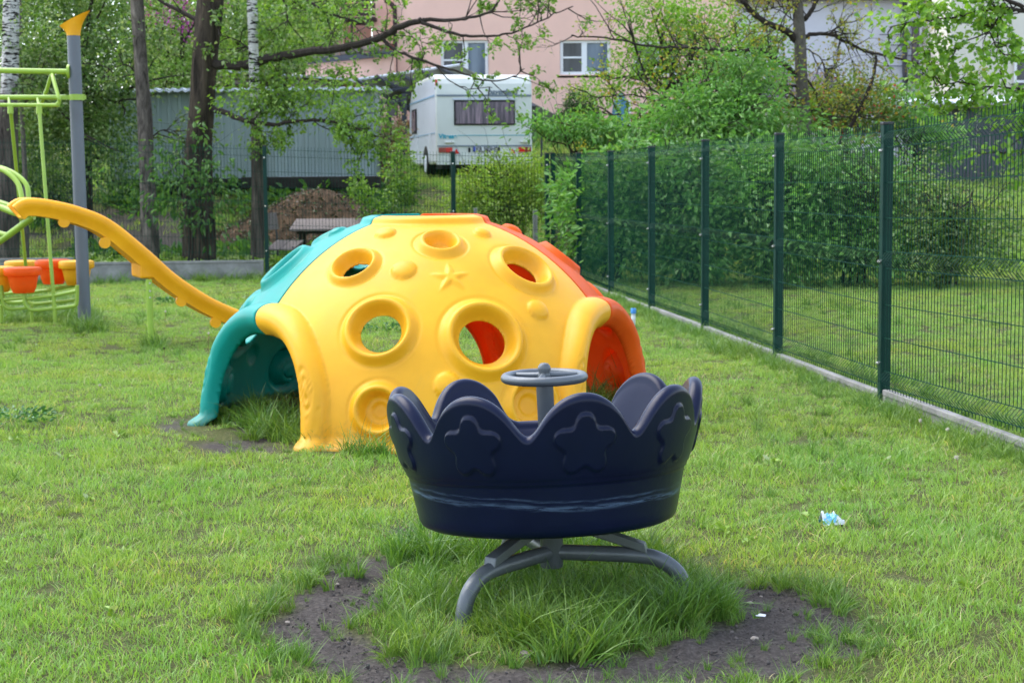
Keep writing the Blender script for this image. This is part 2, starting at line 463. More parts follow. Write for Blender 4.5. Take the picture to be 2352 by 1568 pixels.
longness = sstep(0.55, 0.8, hn) * 0.35 + sstep(12, 17, y) * 0.55 + sstep(0.9, 0.3, np.abs(x - fence_x(y))) * 0.5 + (x > fence_x(y)) * 0.6
isl = rng.uniform(0, 1, len(x)) < np.clip(longness, 0.06, 0.95)
idx = np.where(isl, 5 + rng.integers(0, 3, len(x)), rng.integers(0, 5, len(x)))
sc = (0.68 + 0.28 * hn2) * rng.uniform(0.8, 1.25, len(x)) * (1 + 0.25 * sstep(13, 22, y))
# ring geometry joins the sources in link order, so index picks the clump kind
scatter('grass', np.stack([x, y, gz(x, y) - 0.002], 1), idx, sc, lawn_src, 'bright green mown lawn grass covering the play area', 'grass')

def tufts():
    P_ = []; S_ = []
    def add(x, y, s): P_.append((x, y)); S_.append(s)
    def region(poly_px, n, s0, s1):
        pl = poly_ground(poly_px); mn, mx = pl.min(0), pl.max(0); k = 0
        while k < n:
            c = rng.uniform(mn, mx, (200, 2)); c = c[in_poly(c[:, 0], c[:, 1], pl)]
            for q in c[:n - k]: add(q[0], q[1], rng.uniform(s0, s1)); k += 1
    # under and in front of the spinner
    region([(885,1405),(950,1335),(1000,1310),(1540,1310),(1640,1345),(1680,1395),(1630,1428),(1490,1462),(1360,1505),(1230,1512),(1120,1498),(1060,1508),(940,1490),(890,1455)], 290, 0.28, 0.60)
    region([(1080,1400),(1480,1380),(1540,1450),(1380,1510),(1180,1505)], 60, 0.5, 0.85)
    region([(1180,1470),(1340,1450),(1370,1515),(1230,1530)], 26, 0.6, 0.95)
    region([(1480,1400),(1640,1380),(1690,1410),(1560,1450)], 60, 0.5, 0.8)
    region([(900,1270),(1500,1260),(1540,1310),(1000,1310),(900,1300)], 90, 0.5, 0.9)
    # lone tufts on the soil and around its border
    for (px, py, s) in ((798,1330,.45),(812,1322,.35),(640,1370,.4),(700,1345,.45),(560,1415,.5),(600,1410,.45),(520,1400,.4),(735,1340,.4),(1010,1500,.45),(985,1515,.4),(940,1500,.4),
                        (1880,1390,.4),(1930,1400,.45),(1900,1460,.4),(1880,1480,.35),(1760,1345,.35),(1820,1340,.45),(1700,1345,.4),(620,1500,.4),(1820,1350,.4)):
        g = G(px, py)
        for k in range(3): add(g.x + random.gauss(0, .035), g.y + random.gauss(0, .05), s * random.uniform(.8, 1.15))
    k = 0
    while k < 75:                                   # sparse shoots coming up in the bare earth
        c = rng.uniform((-1.3, 4.8), (1.6, 6.8))
        if soil_mask(c[:1], c[1:])[0]: add(c[0], c[1], rng.uniform(.10, .26)); k += 1
    # along the soil edge
    k = 0
    while k < 250:
        c = rng.uniform((-1.6, 4.6), (1.9, 7.0)); p = np.array([c])
        if soil_mask(p[:, 0], p[:, 1])[0]: continue
        e = 0.12 * rng.uniform(.5, 1.3); a = rng.uniform(0, 6.28)
        if soil_mask(p[:, 0] + e * math.cos(a), p[:, 1] + e * math.sin(a))[0]: add(c[0], c[1], rng.uniform(.2, .42)); k += 1
    # inside the left arch and at the dome's foot
    region([(560,960),(690,965),(700,1030),(600,1010)], 45, 0.55, 1.0)
    region([(540,1000),(690,1005),(700,1028),(560,1020)], 12, 0.4, 0.7)
    for (px, py) in ((595,990),(690,1000),(700,1012),(715,1030),(830,1052),(845,1050),(800,1046),(870,1052),(560,985)):
        g = G(px, py)
        for k in range(3): add(g.x + random.gauss(0, .04), g.y + random.gauss(0, .04), random.uniform(.5, .85))
    region([(1335,925),(1460,905),(1480,935),(1350,960)], 26, 0.6, 1.3)
    region([(490,968),(590,965),(600,985),(480,990)], 14, 0.4, 0.7)
    a = rng.uniform(0, 6.28, 200)
    for t in a: add(DOME_C[0] + 1.54 * math.cos(t), DOME_C[1] + 1.54 * math.sin(t), rng.uniform(.08, .22))
    # along the fences, posts and toys
    for yy in rng.uniform(7.5, 25.5, 1300):
        s = rng.uniform(.25, .75) * (0.6 + 0.6 * vnoise(np.array([yy * 1.3]), np.array([1.0]), 4)[0])
        add(fence_x(yy) - 0.05 - abs(rng.normal(0, .13)), yy, s * .9)
    for yy in rng.uniform(9, 25.5, 260): add(fence_x(yy) + 0.1 + abs(rng.normal(0, .3)), yy, rng.uniform(.4, .8))
    for xx in rng.uniform(-9, 0.8, 420): add(xx, 24.75 - abs(rng.normal(0, .25)), rng.uniform(.45, .95))
    region([(150,745),(235,745),(240,765),(150,765)], 40, .5, .95)
    region([(0,690),(150,690),(240,740),(0,750)], 240, .45, .85)
    region([(330,790),(372,790),(375,812),(325,812)], 22, .5, .9)
    # scattered taller tussocks
    m = 1500; xx = rng.uniform(-9, 7, m); yy = rng.uniform(6.5, 25, m)
    f = fbm(xx * .8, yy * .8, 33, 3)
    for a_, b_, c_ in zip(xx, yy, f):
        if c_ > 0.5 and abs(a_) < b_ * .36 + .5 and not soil_mask(np.array([a_]), np.array([b_]))[0] and math.hypot(a_ - DOME_C[0], b_ - DOME_C[1]) > 1.5:
            add(a_, b_, rng.uniform(.22, .5) * (1 + .5 * (b_ > 14)))
    region([(1650,900),(2000,960),(2100,1060),(1900,1150),(1700,1050)], 90, .25, .5)
    return np.array(P_), np.array(S_)
tp, ts = tufts()
scatter('tall_grass', np.stack([tp[:, 0], tp[:, 1], gz(tp[:, 0], tp[:, 1]) - .004], 1), rng.integers(0, 4, len(tp)), ts, tall_src, 'long arching grass tufts left unmown around posts and toys', 'grass', tilt=.2, seed=5)

# rough grass on the slope beyond the fences
n = 9000
x = rng.uniform(-16, 16, n); y = 25.4 + (58 - 25.4) * rng.uniform(0, 1, n) ** 1.3
k = (np.abs(x) < y * .33 + 1.5) & ~((x < -1) & (y < 34) & (fbm(x * .6, y * .6, 12, 3) > 0.52) & (rng.uniform(0, 1, n) < .85))
x, y = x[k], y[k]
scatter('meadow_grass', np.stack([x, y, gz(x, y)], 1), rng.integers(0, 3, len(x)) , rng.uniform(1.6, 3.0, len(x)), lawn_src[5:], 'rough grass on the garden slope beyond the fence', 'grass', seed=8)
# ------------------------------------------------------------------ plastics and painted steel
def mat_plastic(name, col, deep=None, rough=0.38, fade=0.12, scratch=0.0, dirt=True, thin=0.0):
    m, nt, b = new_mat(name)
    n = noise_node(nt, 2.2, 5, 0.6)
    r = ramp(nt, n.outputs[0], [(0.3, scl(deep or col, 1 - fade)), (0.72, scl(col, 1 + fade * .5))])
    src = r.outputs[0]
    sm = noise_node(nt, 3.2, 12, .78, dist=1.2); sr = ramp(nt, sm.outputs[0], [(.56, (0, 0, 0)), (.78, (.16, .16, .16))]); smx = nt.nodes.new('ShaderNodeMixRGB')
    smx.inputs[2].default_value = (.30, .25, .16, 1); nt.links.new(sr.outputs[0], smx.inputs[0]); nt.links.new(src, smx.inputs[1]); src = smx.outputs[0]
    if dirt:                                            # earth splashed on the lowest few centimetres, faint smears elsewhere
        tc = nt.nodes.new('ShaderNodeTexCoord'); sp = nt.nodes.new('ShaderNodeSeparateXYZ'); nt.links.new(tc.outputs['Object'], sp.inputs[0])
        n2 = noise_node(nt, 14, 6, 0.75)
        mr = nt.nodes.new('ShaderNodeMapRange'); mr.inputs[1].default_value = 0.0; mr.inputs[2].default_value = 0.22; mr.inputs[3].default_value = 0.5; mr.inputs[4].default_value = 0.0
        nt.links.new(sp.outputs[2], mr.inputs[0])
        ad = nt.nodes.new('ShaderNodeMath'); ad.operation = 'ADD'; nt.links.new(mr.outputs[0], ad.inputs[0]); nt.links.new(n2.outputs[0], ad.inputs[1])
        rr = ramp(nt, ad.outputs[0], [(0.74, (0, 0, 0)), (1.0, (1, 1, 1))])
        mul = nt.nodes.new('ShaderNodeMath'); mul.operation = 'MULTIPLY'; mul.inputs[1].default_value = 0.35; nt.links.new(rr.outputs[0], mul.inputs[0])
        mx = nt.nodes.new('ShaderNodeMixRGB'); mx.inputs[2].default_value = (0.16, 0.13, 0.07, 1)
        nt.links.new(mul.outputs[0], mx.inputs[0]); nt.links.new(src, mx.inputs[1]); src = mx.outputs[0]
    nt.links.new(src, b.inputs['Base Color'])
    b.inputs['Specular IOR Level'].default_value = 0.32
    n3 = noise_node(nt, 9, 6, 0.7); rr2 = nt.nodes.new('ShaderNodeMapRange'); rr2.inputs[3].default_value = rough - .08; rr2.inputs[4].default_value = rough + .14
    nt.links.new(n3.outputs[0], rr2.inputs[0]); nt.links.new(rr2.outputs[0], b.inputs['Roughness'])
    n4 = noise_node(nt, 420, 2, 0.5); bp = nt.nodes.new('ShaderNodeBump'); bp.inputs['Strength'].default_value = 0.12; bp.inputs['Distance'].default_value = 0.001
    nt.links.new(n4.outputs[0], bp.inputs['Height']); nt.links.new(bp.outputs[0], b.inputs['Normal'])
    if thin:                                            # thin moulded polyethylene lets daylight glow through
        tr = nt.nodes.new('ShaderNodeBsdfTranslucent'); nt.links.new(src, tr.inputs[0]); ms = nt.nodes.new('ShaderNodeMixShader'); ms.inputs[0].default_value = thin
        nt.links.new(b.outputs[0], ms.inputs[1]); nt.links.new(tr.outputs[0], ms.inputs[2]); nt.links.new(ms.outputs[0], nt.nodes['Material Output'].inputs[0])
    return m
M_YEL = mat_plastic('yellow_plastic', (0.92, 0.47, 0.020), (0.90, 0.425, 0.013), thin=.14)
M_SLIDE = mat_plastic('orange_yellow_plastic', (0.95, 0.42, 0.010), (0.93, 0.38, 0.007), thin=.05)
M_TEAL = mat_plastic('teal_plastic', (0.0, 0.30, 0.25), (0.0, 0.25, 0.205), thin=.05)
M_RED = mat_plastic('orange_red_plastic', (0.98, 0.185, 0.016), (0.96, 0.155, 0.012), thin=.42)
M_LIME = mat_basic('lime_painted_steel', (0.29, 0.44, 0.05), 0.35, 0.5, 0, 0.08, 4)
M_GREYP = mat_basic('grey_painted_post', (0.115, 0.13, 0.155), 0.45, 0.5, 0, 0.08, 3)
M_STEEL = mat_basic('grey_painted_steel', (0.10, 0.112, 0.12), 0.36, 0.5, 0.2, 0.12, 6, bump=0.08, bscale=60)
M_BOLT = mat_basic('zinc_bolt', (0.55, 0.56, 0.58), 0.25, 0.5, 0.9, 0.1, 30)

def mat_navy():
    m, nt, b = new_mat('navy_plastic')
    n = noise_node(nt, 3, 5, 0.6)
    base = ramp(nt, n.outputs[0], [(0.3, (0.0022, 0.0048, 0.022)), (0.7, (0.0032, 0.007, 0.031))])
    tc = nt.nodes.new('ShaderNodeTexCoord'); sp = nt.nodes.new('ShaderNodeSeparateXYZ'); nt.links.new(tc.outputs['Object'], sp.inputs[0])
    # a scuffed belt rubbed pale just under the skirt, broken and uneven
    wob = noise_node(nt, 2.2, 3, 0.6)
    wm = nt.nodes.new('ShaderNodeMath'); wm.operation = 'MULTIPLY_ADD'; wm.inputs[1].default_value = 0.05; wm.inputs[2].default_value = -0.025; nt.links.new(wob.outputs[0], wm.inputs[0])
    z2 = nt.nodes.new('ShaderNodeMath'); z2.operation = 'ADD'; nt.links.new(sp.outputs[2], z2.inputs[0]); nt.links.new(wm.outputs[0], z2.inputs[1])
    def band(zc, hw):
        a = nt.nodes.new('ShaderNodeMath'); a.operation = 'SUBTRACT'; a.inputs[1].default_value = zc; nt.links.new(z2.outputs[0], a.inputs[0])
        c = nt.nodes.new('ShaderNodeMath'); c.operation = 'ABSOLUTE'; nt.links.new(a.outputs[0], c.inputs[0])
        d = nt.nodes.new('ShaderNodeMapRange'); d.inputs[1].default_value = 0; d.inputs[2].default_value = hw; d.inputs[3].default_value = 1; d.inputs[4].default_value = 0
        nt.links.new(c.outputs[0], d.inputs[0]); return d.outputs[0]
    grain = noise_node(nt, 10, 8, 0.75, stretch=(1, 1, 16)); streak = noise_node(nt, 2.6, 4, 0.6, stretch=(1, 1, 3))
    b1, b2 = band(0.424, 0.013), band(0.447, 0.006)
    mxb = nt.nodes.new('ShaderNodeMath'); mxb.operation = 'MAXIMUM'; nt.links.new(b1, mxb.inputs[0])
    h = nt.nodes.new('ShaderNodeMath'); h.operation = 'MULTIPLY'; h.inputs[1].default_value = 0.55; nt.links.new(b2, h.inputs[0]); nt.links.new(h.outputs[0], mxb.inputs[1])
    g1 = ramp(nt, grain.outputs[0], [(0.44, (0, 0, 0)), (0.54, (1, 1, 1))]); g2 = ramp(nt, streak.outputs[0], [(0.38, (0, 0, 0)), (0.55, (1, 1, 1))])
    m1 = nt.nodes.new('ShaderNodeMath'); m1.operation = 'MULTIPLY'; nt.links.new(mxb.outputs[0], m1.inputs[0]); nt.links.new(g1.outputs[0], m1.inputs[1])
    m2 = nt.nodes.new('ShaderNodeMath'); m2.operation = 'MULTIPLY'; nt.links.new(m1.outputs[0], m2.inputs[0]); nt.links.new(g2.outputs[0], m2.inputs[1])
    scuf = noise_node(nt, 7, 10, 0.85, dist=1.5); g3 = ramp(nt, scuf.outputs[0], [(0.70, (0, 0, 0)), (0.82, (.2, .2, .2))])
    m3 = nt.nodes.new('ShaderNodeMath'); m3.operation = 'ADD'; nt.links.new(m2.outputs[0], m3.inputs[0]); nt.links.new(g3.outputs[0], m3.inputs[1]); m3.use_clamp = True
    mx = nt.nodes.new('ShaderNodeMixRGB'); mx.inputs[2].default_value = (0.075, 0.115, 0.19, 1)
    nt.links.new(m3.outputs[0], mx.inputs[0]); nt.links.new(base.outputs[0], mx.inputs[1]); nt.links.new(mx.outputs[0], b.inputs['Base Color'])
    rr = nt.nodes.new('ShaderNodeMapRange'); rr.inputs[3].default_value = 0.24; rr.inputs[4].default_value = 0.40
    n3 = noise_node(nt, 6, 6, 0.7); nt.links.new(n3.outputs[0], rr.inputs[0]); nt.links.new(rr.outputs[0], b.inputs['Roughness'])
    b.inputs['Specular IOR Level'].default_value = 0.24
    n4 = noise_node(nt, 30, 5, 0.6); bp = nt.nodes.new('ShaderNodeBump'); bp.inputs['Strength'].default_value = 0.06; bp.inputs['Distance'].default_value = 0.01
    nt.links.new(n4.outputs[0], bp.inputs['Height']); nt.links.new(bp.outputs[0], b.inputs['Normal'])
    return m
M_NAVY = mat_navy()

# ------------------------------------------------------------------ spinner: navy crown bowl on a grey tripod
SP = Vector((0.135, 5.75, 0.0))
sp_root = thing('spinner', 'navy blue crown shaped spinner bowl with star reliefs on a grey tripod base', 'spinner', SP)
def bowl():
    NT = 1080
    th = np.linspace(0, 2 * np.pi, NT, endpoint=False)             # measured from the camera side, positive to the right
    deg = np.degrees(th)
    ph = np.radians((deg - 13) * 4.5)
    c = np.abs(np.cos(ph))
    pp = np.abs(((deg - 13 + 20) % 40 - 20) / 20)
    hump = np.sqrt(1 - (.985 * pp) ** 2)
    kx = np.arange(-40, 41); kg = np.exp(-(kx / 9.5) ** 2 / 2); kg /= kg.sum()
    hump = np.convolve(np.concatenate([hump[-40:], hump, hump[:40]]), kg, 'valid')
    hump = (hump - hump.min()) / (hump.max() - hump.min())
    zv, zc = 0.640, 0.776
    top = zv + (zc - zv) * hump
    # entrance: the crest at 173 degrees is missing
    dd = (deg - 173 + 180) % 360 - 180
    gate = 1 - sstep(17, 27, np.abs(dd))
    top = top * (1 - gate) + 0.60 * gate
    rt = 0.0255
    prof = []                                                       # (kind, r, z or None, t)
    prof += [(0.0, 0.292), (0.25, 0.288), (0.40, 0.287), (0.432, 0.290), (0.450, 0.300), (0.459, 0.318)]
    prof += [(0.459 + (0.489 - 0.459) * t, 0.318 + (0.462 - 0.318) * t) for t in (.2, .4, .6, .8, .92, 1)]
    prof += [(0.4905, 0.468), (0.494, 0.472), (0.4985, 0.478), (0.500, 0.486)]
    nlow = len(prof)
    nw = 40
    V = []
    sx, cx = np.sin(th), -np.cos(th)
    def ring(r, z): V.append(np.stack([np.broadcast_to(r, th.shape) * sx, np.broadcast_to(r, th.shape) * cx, np.broadcast_to(z, th.shape)], 1))
    for r, z in prof: ring(r, z)
    ztop = top - rt
    def rout(z): 
        u = np.clip((z - 0.486) / 0.29, 0, 1.1); return 0.500 + 0.083 * u ** 0.75 - 0.013 * u ** 2.5
    star_c = [13 + 40 * k for k in range(9) if k != 4]
    for i in range(1, nw + 1):
        z = 0.486 + (ztop - 0.486) * i / nw
        r = rout(z)
        emb = np.zeros(NT)
        for sc_ in star_c:
            da = np.radians((deg - sc_ + 180) % 360 - 180)
            u = da * 0.535; v = z - 0.604
            sdf = np.hypot(u, v) - .064
            for q5 in range(5):
                a5 = q5 * 2 * math.pi / 5; d5 = np.hypot(u - .076 * math.sin(a5), v - .076 * math.cos(a5)) - .0295
                hh = np.clip(.5 + .5 * (d5 - sdf) / .034, 0, 1); sdf = d5 * (1 - hh) + sdf * hh - .034 * hh * (1 - hh)
            emb = np.maximum(emb, 0.0085 * sstep(0.0030, -0.0040, sdf))
        r = r + emb * sstep(1, nw * 0.12, i) * sstep(nw * 1.0, nw * .93, i)
        ring(r, z)
    ro = rout(ztop)
    for k in range(1, 11):
        a = math.pi * k / 10
        ring(ro - rt + rt * math.cos(a), ztop + rt * math.sin(a) * (1.0 + .15 * 0))
    ri_top = ro - 2 * rt
    zf = 0.47
    for i in range(1, 16):
        t = i / 15
        z = ztop + (zf + .03 - ztop) * t
        ring(ri_top + (0.425 - ri_top) * t ** 0.9, z)
    for r, z in ((0.415, zf + .01), (0.395, zf), (0.34, zf), (0.30, zf - .01), (0.285, zf - .05), (0.275, 0.335), (0.26, 0.318), (0.0, 0.316)): ring(r, z)
    n = len(V); A = np.concatenate(V)
    I = np.arange(n * NT).reshape(n, NT)
    F = np.stack([I[:-1], np.roll(I[:-1], -1, 1), np.roll(I[1:], -1, 1), I[1:]], 2).reshape(-1, 4)
    # it hangs a little askew: raised towards the camera and to the right
    M = np.array(Matrix.Rotation(-R(3.4), 3, 'X') @ Matrix.Rotation(-R(1.9), 3, 'Y'))
    piv = np.array([0, 0, 0.30])
    A = (A - piv) @ M.T + piv
    A = A + np.array([-0.012, 0, 0]) + np.array(SP)
    o = np_mesh('bowl', A, F, M_NAVY, sp_root, smooth=True)
    # seat ledge inside
    return o
bowl()
def steer():
    c = SP + Vector((-0.018, 0.0, 0.0)); zt = 0.8
    lean = Vector((-0.024, 0, 0))
    b = MB(); b.tube([SP + Vector((0, 0, .30)), c + Vector((-.004, 0, zt - .005))], .0305, 24); col = b.build('column', M_STEEL, sp_root, True)
    w = thing('steering_wheel', None, None, (0, 0, 0)); COL.objects.unlink(w); bpy.data.objects.remove(w)
    ctr = c + Vector((-.004, 0, zt)); T = Matrix.Rotation(-R(.9), 3, 'Y')
    b = MB(); b.tube([ctr + T @ Vector((.138 * math.cos(a), .138 * math.sin(a), 0)) for a in np.linspace(0, 2 * math.pi, 72, endpoint=False)], .0165, 20, closed=True)
    wheel = b.build('steering_wheel', M_STEEL, sp_root, True)
    for k in range(3):
        a = R(20 + 120 * k); b = MB(); dr = Vector((math.cos(a), math.sin(a), 0))
        b.tube(smooth_path([ctr + T @ (dr * .012 + Vector((0, 0, .008))), ctr + T @ (dr * .06 + Vector((0, 0, .004))), ctr + T @ (dr * .13)], 4), .0105, 12); b.build('spoke', M_STEEL, wheel, True)
    b = MB(); b.lathe([(0, -.012), (.022, -.012), (.024, .0), (.021, .012), (.020, .018), (.0235, .028), (.0215, .04), (.014, .049), (0, .052)], ctr, 28); b.build('hub_knob', M_STEEL, wheel, True)
steer()
def tripod():
    b = MB(); b.lathe([(0, .118), (.038, .118), (.041, .124), (.041, .30), (.060, .300), (.066, .306), (.066, .330), (0, .331)], SP, 32); b.build('hub', M_STEEL, sp_root, True)
    for a in (-130, -10, 110):
        a = R(a); d = Vector((math.cos(a), math.sin(a), 0)); s = Vector((-d.y, d.x, 0))
        def q(r, z): return SP + d * r + Vector((0, 0, z))
        b = MB(); b.tube(smooth_path([q(.03, .172), q(.16, .172), q(.30, .170), q(.38, .158), q(.445, .115), q(.475, .05), q(.485, -.04)], 7), .0280, 20)
        leg = b.build('leg', M_STEEL, sp_root, True)
        b = MB(); t = .016
        pts = [q(.03, .312), q(.335, .214), q(.345, .180), q(.03, .272)]
        b.prism([p - s * .025 for p in pts], None, s * .05)
        br = b.build('brace_plate', M_STEEL, leg); bevel(br, .004)
tripod()

# ------------------------------------------------------------------ dome
DA, DB, RTOP = 1.35, 1.30, 0.33
DC = Vector((DOME_C[0], DOME_C[1], 0))
FACE = 8.0                                                           # yellow panel faces 8 degrees right of the camera
TTOP = math.acos(RTOP / DA)
def dome_xyz(phi, t):                                               # phi in radians from the camera side to the right
    r = DA * np.cos(t); return np.stack([r * np.sin(phi), -r * np.cos(phi), DB * np.sin(t)], -1)
def hit(x, y):                                                      # where the sight line meets the dome, in panel coordinates
    v = ray(x, y); o = Vector((0, 0, CAM_Z)) - DC
    A = (v.x ** 2 + v.y ** 2) / DA ** 2 + v.z ** 2 / DB ** 2; B = 2 * ((o.x * v.x + o.y * v.y) / DA ** 2 + o.z * v.z / DB ** 2)
    Cc = (o.x ** 2 + o.y ** 2) / DA ** 2 + o.z ** 2 / DB ** 2 - 1
    s = (-B - math.sqrt(max(0, B * B - 4 * A * Cc))) / (2 * A); p = o + v * s
    return math.atan2(p.x, -p.y) - R(FACE), math.asin(min(1, p.z / DB))
FEAT = []
for kind, x, y, r1, r2 in (('hole', 870, 752, .122, .228), ('hole', 1113, 772, .140, .262), ('hole', 813, 607, .088, .170), ('hole', 1205, 612, .108, .218),
                           ('pit', 1012, 555, .058, .158), ('pit', 868, 938, .075, .172), ('bump', 885, 533, .065, 0), ('bump', 1107, 532, .055, 0), ('bump', 927, 616, .074, 0),
                           ('bump', 1235, 707, .068, 0), ('bump', 1026, 880, .072, 0), ('pit', 1225, 925, .10, .19), ('star', 1035, 633, .135, 0)):
    p_, t_ = hit(x, y); FEAT.append((kind, p_, t_, r1, r2))
ARW, ARH, ARN = 0.545, 0.625, 2.5
def dome_panel(name, mat, face_deg):
    st = 0.0105
    nph = int(DA * 2 * math.pi / 3 / st); nt_ = int(1.33 * TTOP / st)
    PH = R(60) - 0.0022
    ph = np.linspace(-PH, PH, nph); tt = np.linspace(0, TTOP, nt_)
    PP, TT = np.meshgrid(ph, tt); P2 = np.stack([PP.ravel(), TT.ravel()], 1)
    I = np.arange(nph * nt_).reshape(nt_, nph)
    a, b_, c, d = I[:-1, :-1].ravel(), I[:-1, 1:].ravel(), I[1:, 1:].ravel(), I[1:, :-1].ravel()
    T = np.concatenate([np.stack([a, b_, c], 1), np.stack([a, c, d], 1)])
    def arch_q(p):
        z = DB * np.sin(p[:, 1]); s = DA * (R(60) - np.abs(p[:, 0]))
        s = s * (0.55 + 0.45 * np.cos(p[:, 1]))
        zz = np.clip(z, 0, None)
        return ((s / ARW) ** ARN + (zz / ARH) ** ARN) ** (1 / ARN)
    cents = []
    for k, p_, t_, r1, r2 in FEAT:
        cents.append(dome_xyz(np.array(p_), np.array(t_)))
    def fval(p):                                                    # > 0: material
        f = (arch_q(p) - 1) * 0.58
        X = dome_xyz(p[:, 0], p[:, 1])
        for (k, p_, t_, r1, r2), c0 in zip(FEAT, cents):
            if k == 'hole': f = np.minimum(f, np.linalg.norm(X - c0, axis=1) - r1)
        return f
    f = fval(P2)
    keepf = (f[T] > 0).sum(1)
    full = T[keepf == 3]; part = T[(keepf > 0) & (keepf < 3)]
    newp = []; cache = {}; base = len(P2); out = []
    def cut(i, j):
        k = (min(i, j), max(i, j))
        if k not in cache:
            lo, hi = (P2[i], P2[j]); fi, fj = f[i], f[j]
            s = fi / (fi - fj); cache[k] = base + len(newp); newp.append(lo + (hi - lo) * s)
        return cache[k]
    for t3 in part:
        ins = [f[i] > 0 for i in t3]; poly = []
        for k in range(3):
            i, j = t3[k], t3[(k + 1) % 3]
            if ins[k]: poly.append(i)
            if ins[k] != ins[(k + 1) % 3]: poly.append(cut(i, j))
        for k in range(1, len(poly) - 1): out.append((poly[0], poly[k], poly[k + 1]))
    AP = np.concatenate([P2, np.array(newp).reshape(-1, 2)]); TR = np.concatenate([full, np.array(out)])
    used = np.zeros(len(AP), bool); used[TR.ravel()] = True
    mp = np.cumsum(used) - 1; AP = AP[used]; TR = mp[TR]
    X = dome_xyz(AP[:, 0], AP[:, 1]); ph_, t_ = AP[:, 0], AP[:, 1]
    nrm = np.stack([X[:, 0] / DA ** 2, X[:, 1] / DA ** 2, X[:, 2] / DB ** 2], 1); nrm /= np.linalg.norm(nrm, axis=1)[:, None]
    h = np.zeros(len(AP)); z = X[:, 2]
    for (k, p_, tt_, r1, r2), c0 in zip(FEAT, cents):
        dv = X - c0; rho = np.linalg.norm(dv, axis=1)
        if k in ('hole', 'pit'):
            u = (rho - r1) / (r2 - r1)
            hh = 0.040 * np.exp(-((u - .50) / .27) ** 2) * (r2 / .22) ** .5 - 0.055 * (1 - sstep(-.02, .42, u)) - .006 * np.exp(-((u - 1.02) / .1) ** 2)
            if k == 'pit': hh = np.where(rho < r1, -.05 - .018 * sstep(r1 * .72, r1 * .52, rho), hh)
            h += np.where(u < 1.5, hh, 0)
        elif k == 'bump':
            h += 0.030 * np.sqrt(np.clip(1 - (rho / r1) ** 2, 0, 1)) ** .85
        else:
            e1 = np.array([math.cos(p_), math.sin(p_), 0]); nn = nrm[np.argmin(rho)]; e2 = np.cross(nn, e1); e2 = e2 if e2[2] > 0 else -e2
            uu, vv = dv @ e1, dv @ e2; al = np.arctan2(uu, vv + 1e-9); s5 = np.abs(((al / (2 * np.pi) * 5) % 1) - .5) * 2   # 1 at tips
            s5 = s5
            R0 = r1 * (0.38 + 0.62 * s5 ** 1.7)
            h += 0.013 * sstep(1.02, .35, rho / R0) * (rho < r1 * 1.1)
    # arch hood: a thick rolled lip round the doorway with carved wood grain
    q = arch_q(AP); e = (q - 1) * 0.58
    lowf = sstep(.66, .30, z)
    wd = 0.150 + 0.04 * lowf
    lip = np.sin(np.clip(e / wd, 0, 1) * np.pi) ** .62
    lip *= np.where(e < wd, 1, 0)
    H = 0.077 * lip - 0.03 * sstep(.02, 0, e)
    h += H
    kn = np.sqrt(((e - .085) / .034) ** 2 + ((z - .33) / .105) ** 2)
    h += (-.009 * np.exp(-((kn - 1) / .15) ** 2) - .009 * np.exp(-((kn - .5) / .18) ** 2)) * (e < wd)
    gr = np.abs(np.sin((e * 62 + 1.2 * np.sin(z * 13)) )) 
    h += -.0065 * np.exp(-(gr / .2) ** 2) * (kn > 1.35) * (e > .02) * (e < wd * .85) * sstep(.55, .4, z) * (np.sin(z * 21 + e * 30) > -.2)
    # a rounded seam, ring round the top and a flange at the ground
    sd_ = DA * (R(60) - np.abs(ph_)) * np.cos(t_)
    h += -.008 * np.exp(-(sd_ / .008) ** 2)
    arc = (TTOP - t_) * 1.31
    h += .030 * sstep(.085, .05, arc)
    Y = X + nrm * h[:, None]
    fl = sstep(.085, .02, z); rad = np.hypot(X[:, 0], X[:, 1])
    Y[:, 0] += X[:, 0] / rad * fl * .075; Y[:, 1] += X[:, 1] / rad * fl * .075
    Y[:, 2] = np.maximum(Y[:, 2], z * .9)
    # hood leans outwards over the doorway
    k = lip * sstep(.2, .6, z) * .02
    Y[:, 0] += X[:, 0] / rad * k; Y[:, 1] += X[:, 1] / rad * k
    a0 = R(face_deg); ca, sa = math.cos(a0), math.sin(a0)
    Z = np.stack([Y[:, 0] * ca - Y[:, 1] * sa, Y[:, 0] * sa + Y[:, 1] * ca, Y[:, 2] - .01], 1)
    o = np_mesh(name, Z + np.array(DC), TR, mat, dome_root, smooth=True)
    so_ = o.modifiers.new('wall', 'SOLIDIFY'); so_.thickness = .018; so_.offset = -1
    return o
dome_root = thing('climbing_dome', 'round holed climbing dome of yellow, teal and orange red plastic panels', 'climbing dome', DC)
yp = dome_panel('panel', M_YEL, FACE); tag(yp, 'yellow front panel with craters and a star')
tpn = dome_panel('panel', M_TEAL, FACE - 120); tag(tpn, 'teal panel on the left')
rp = dome_panel('panel', M_RED, FACE + 120); tag(rp, 'orange red panel on the right')

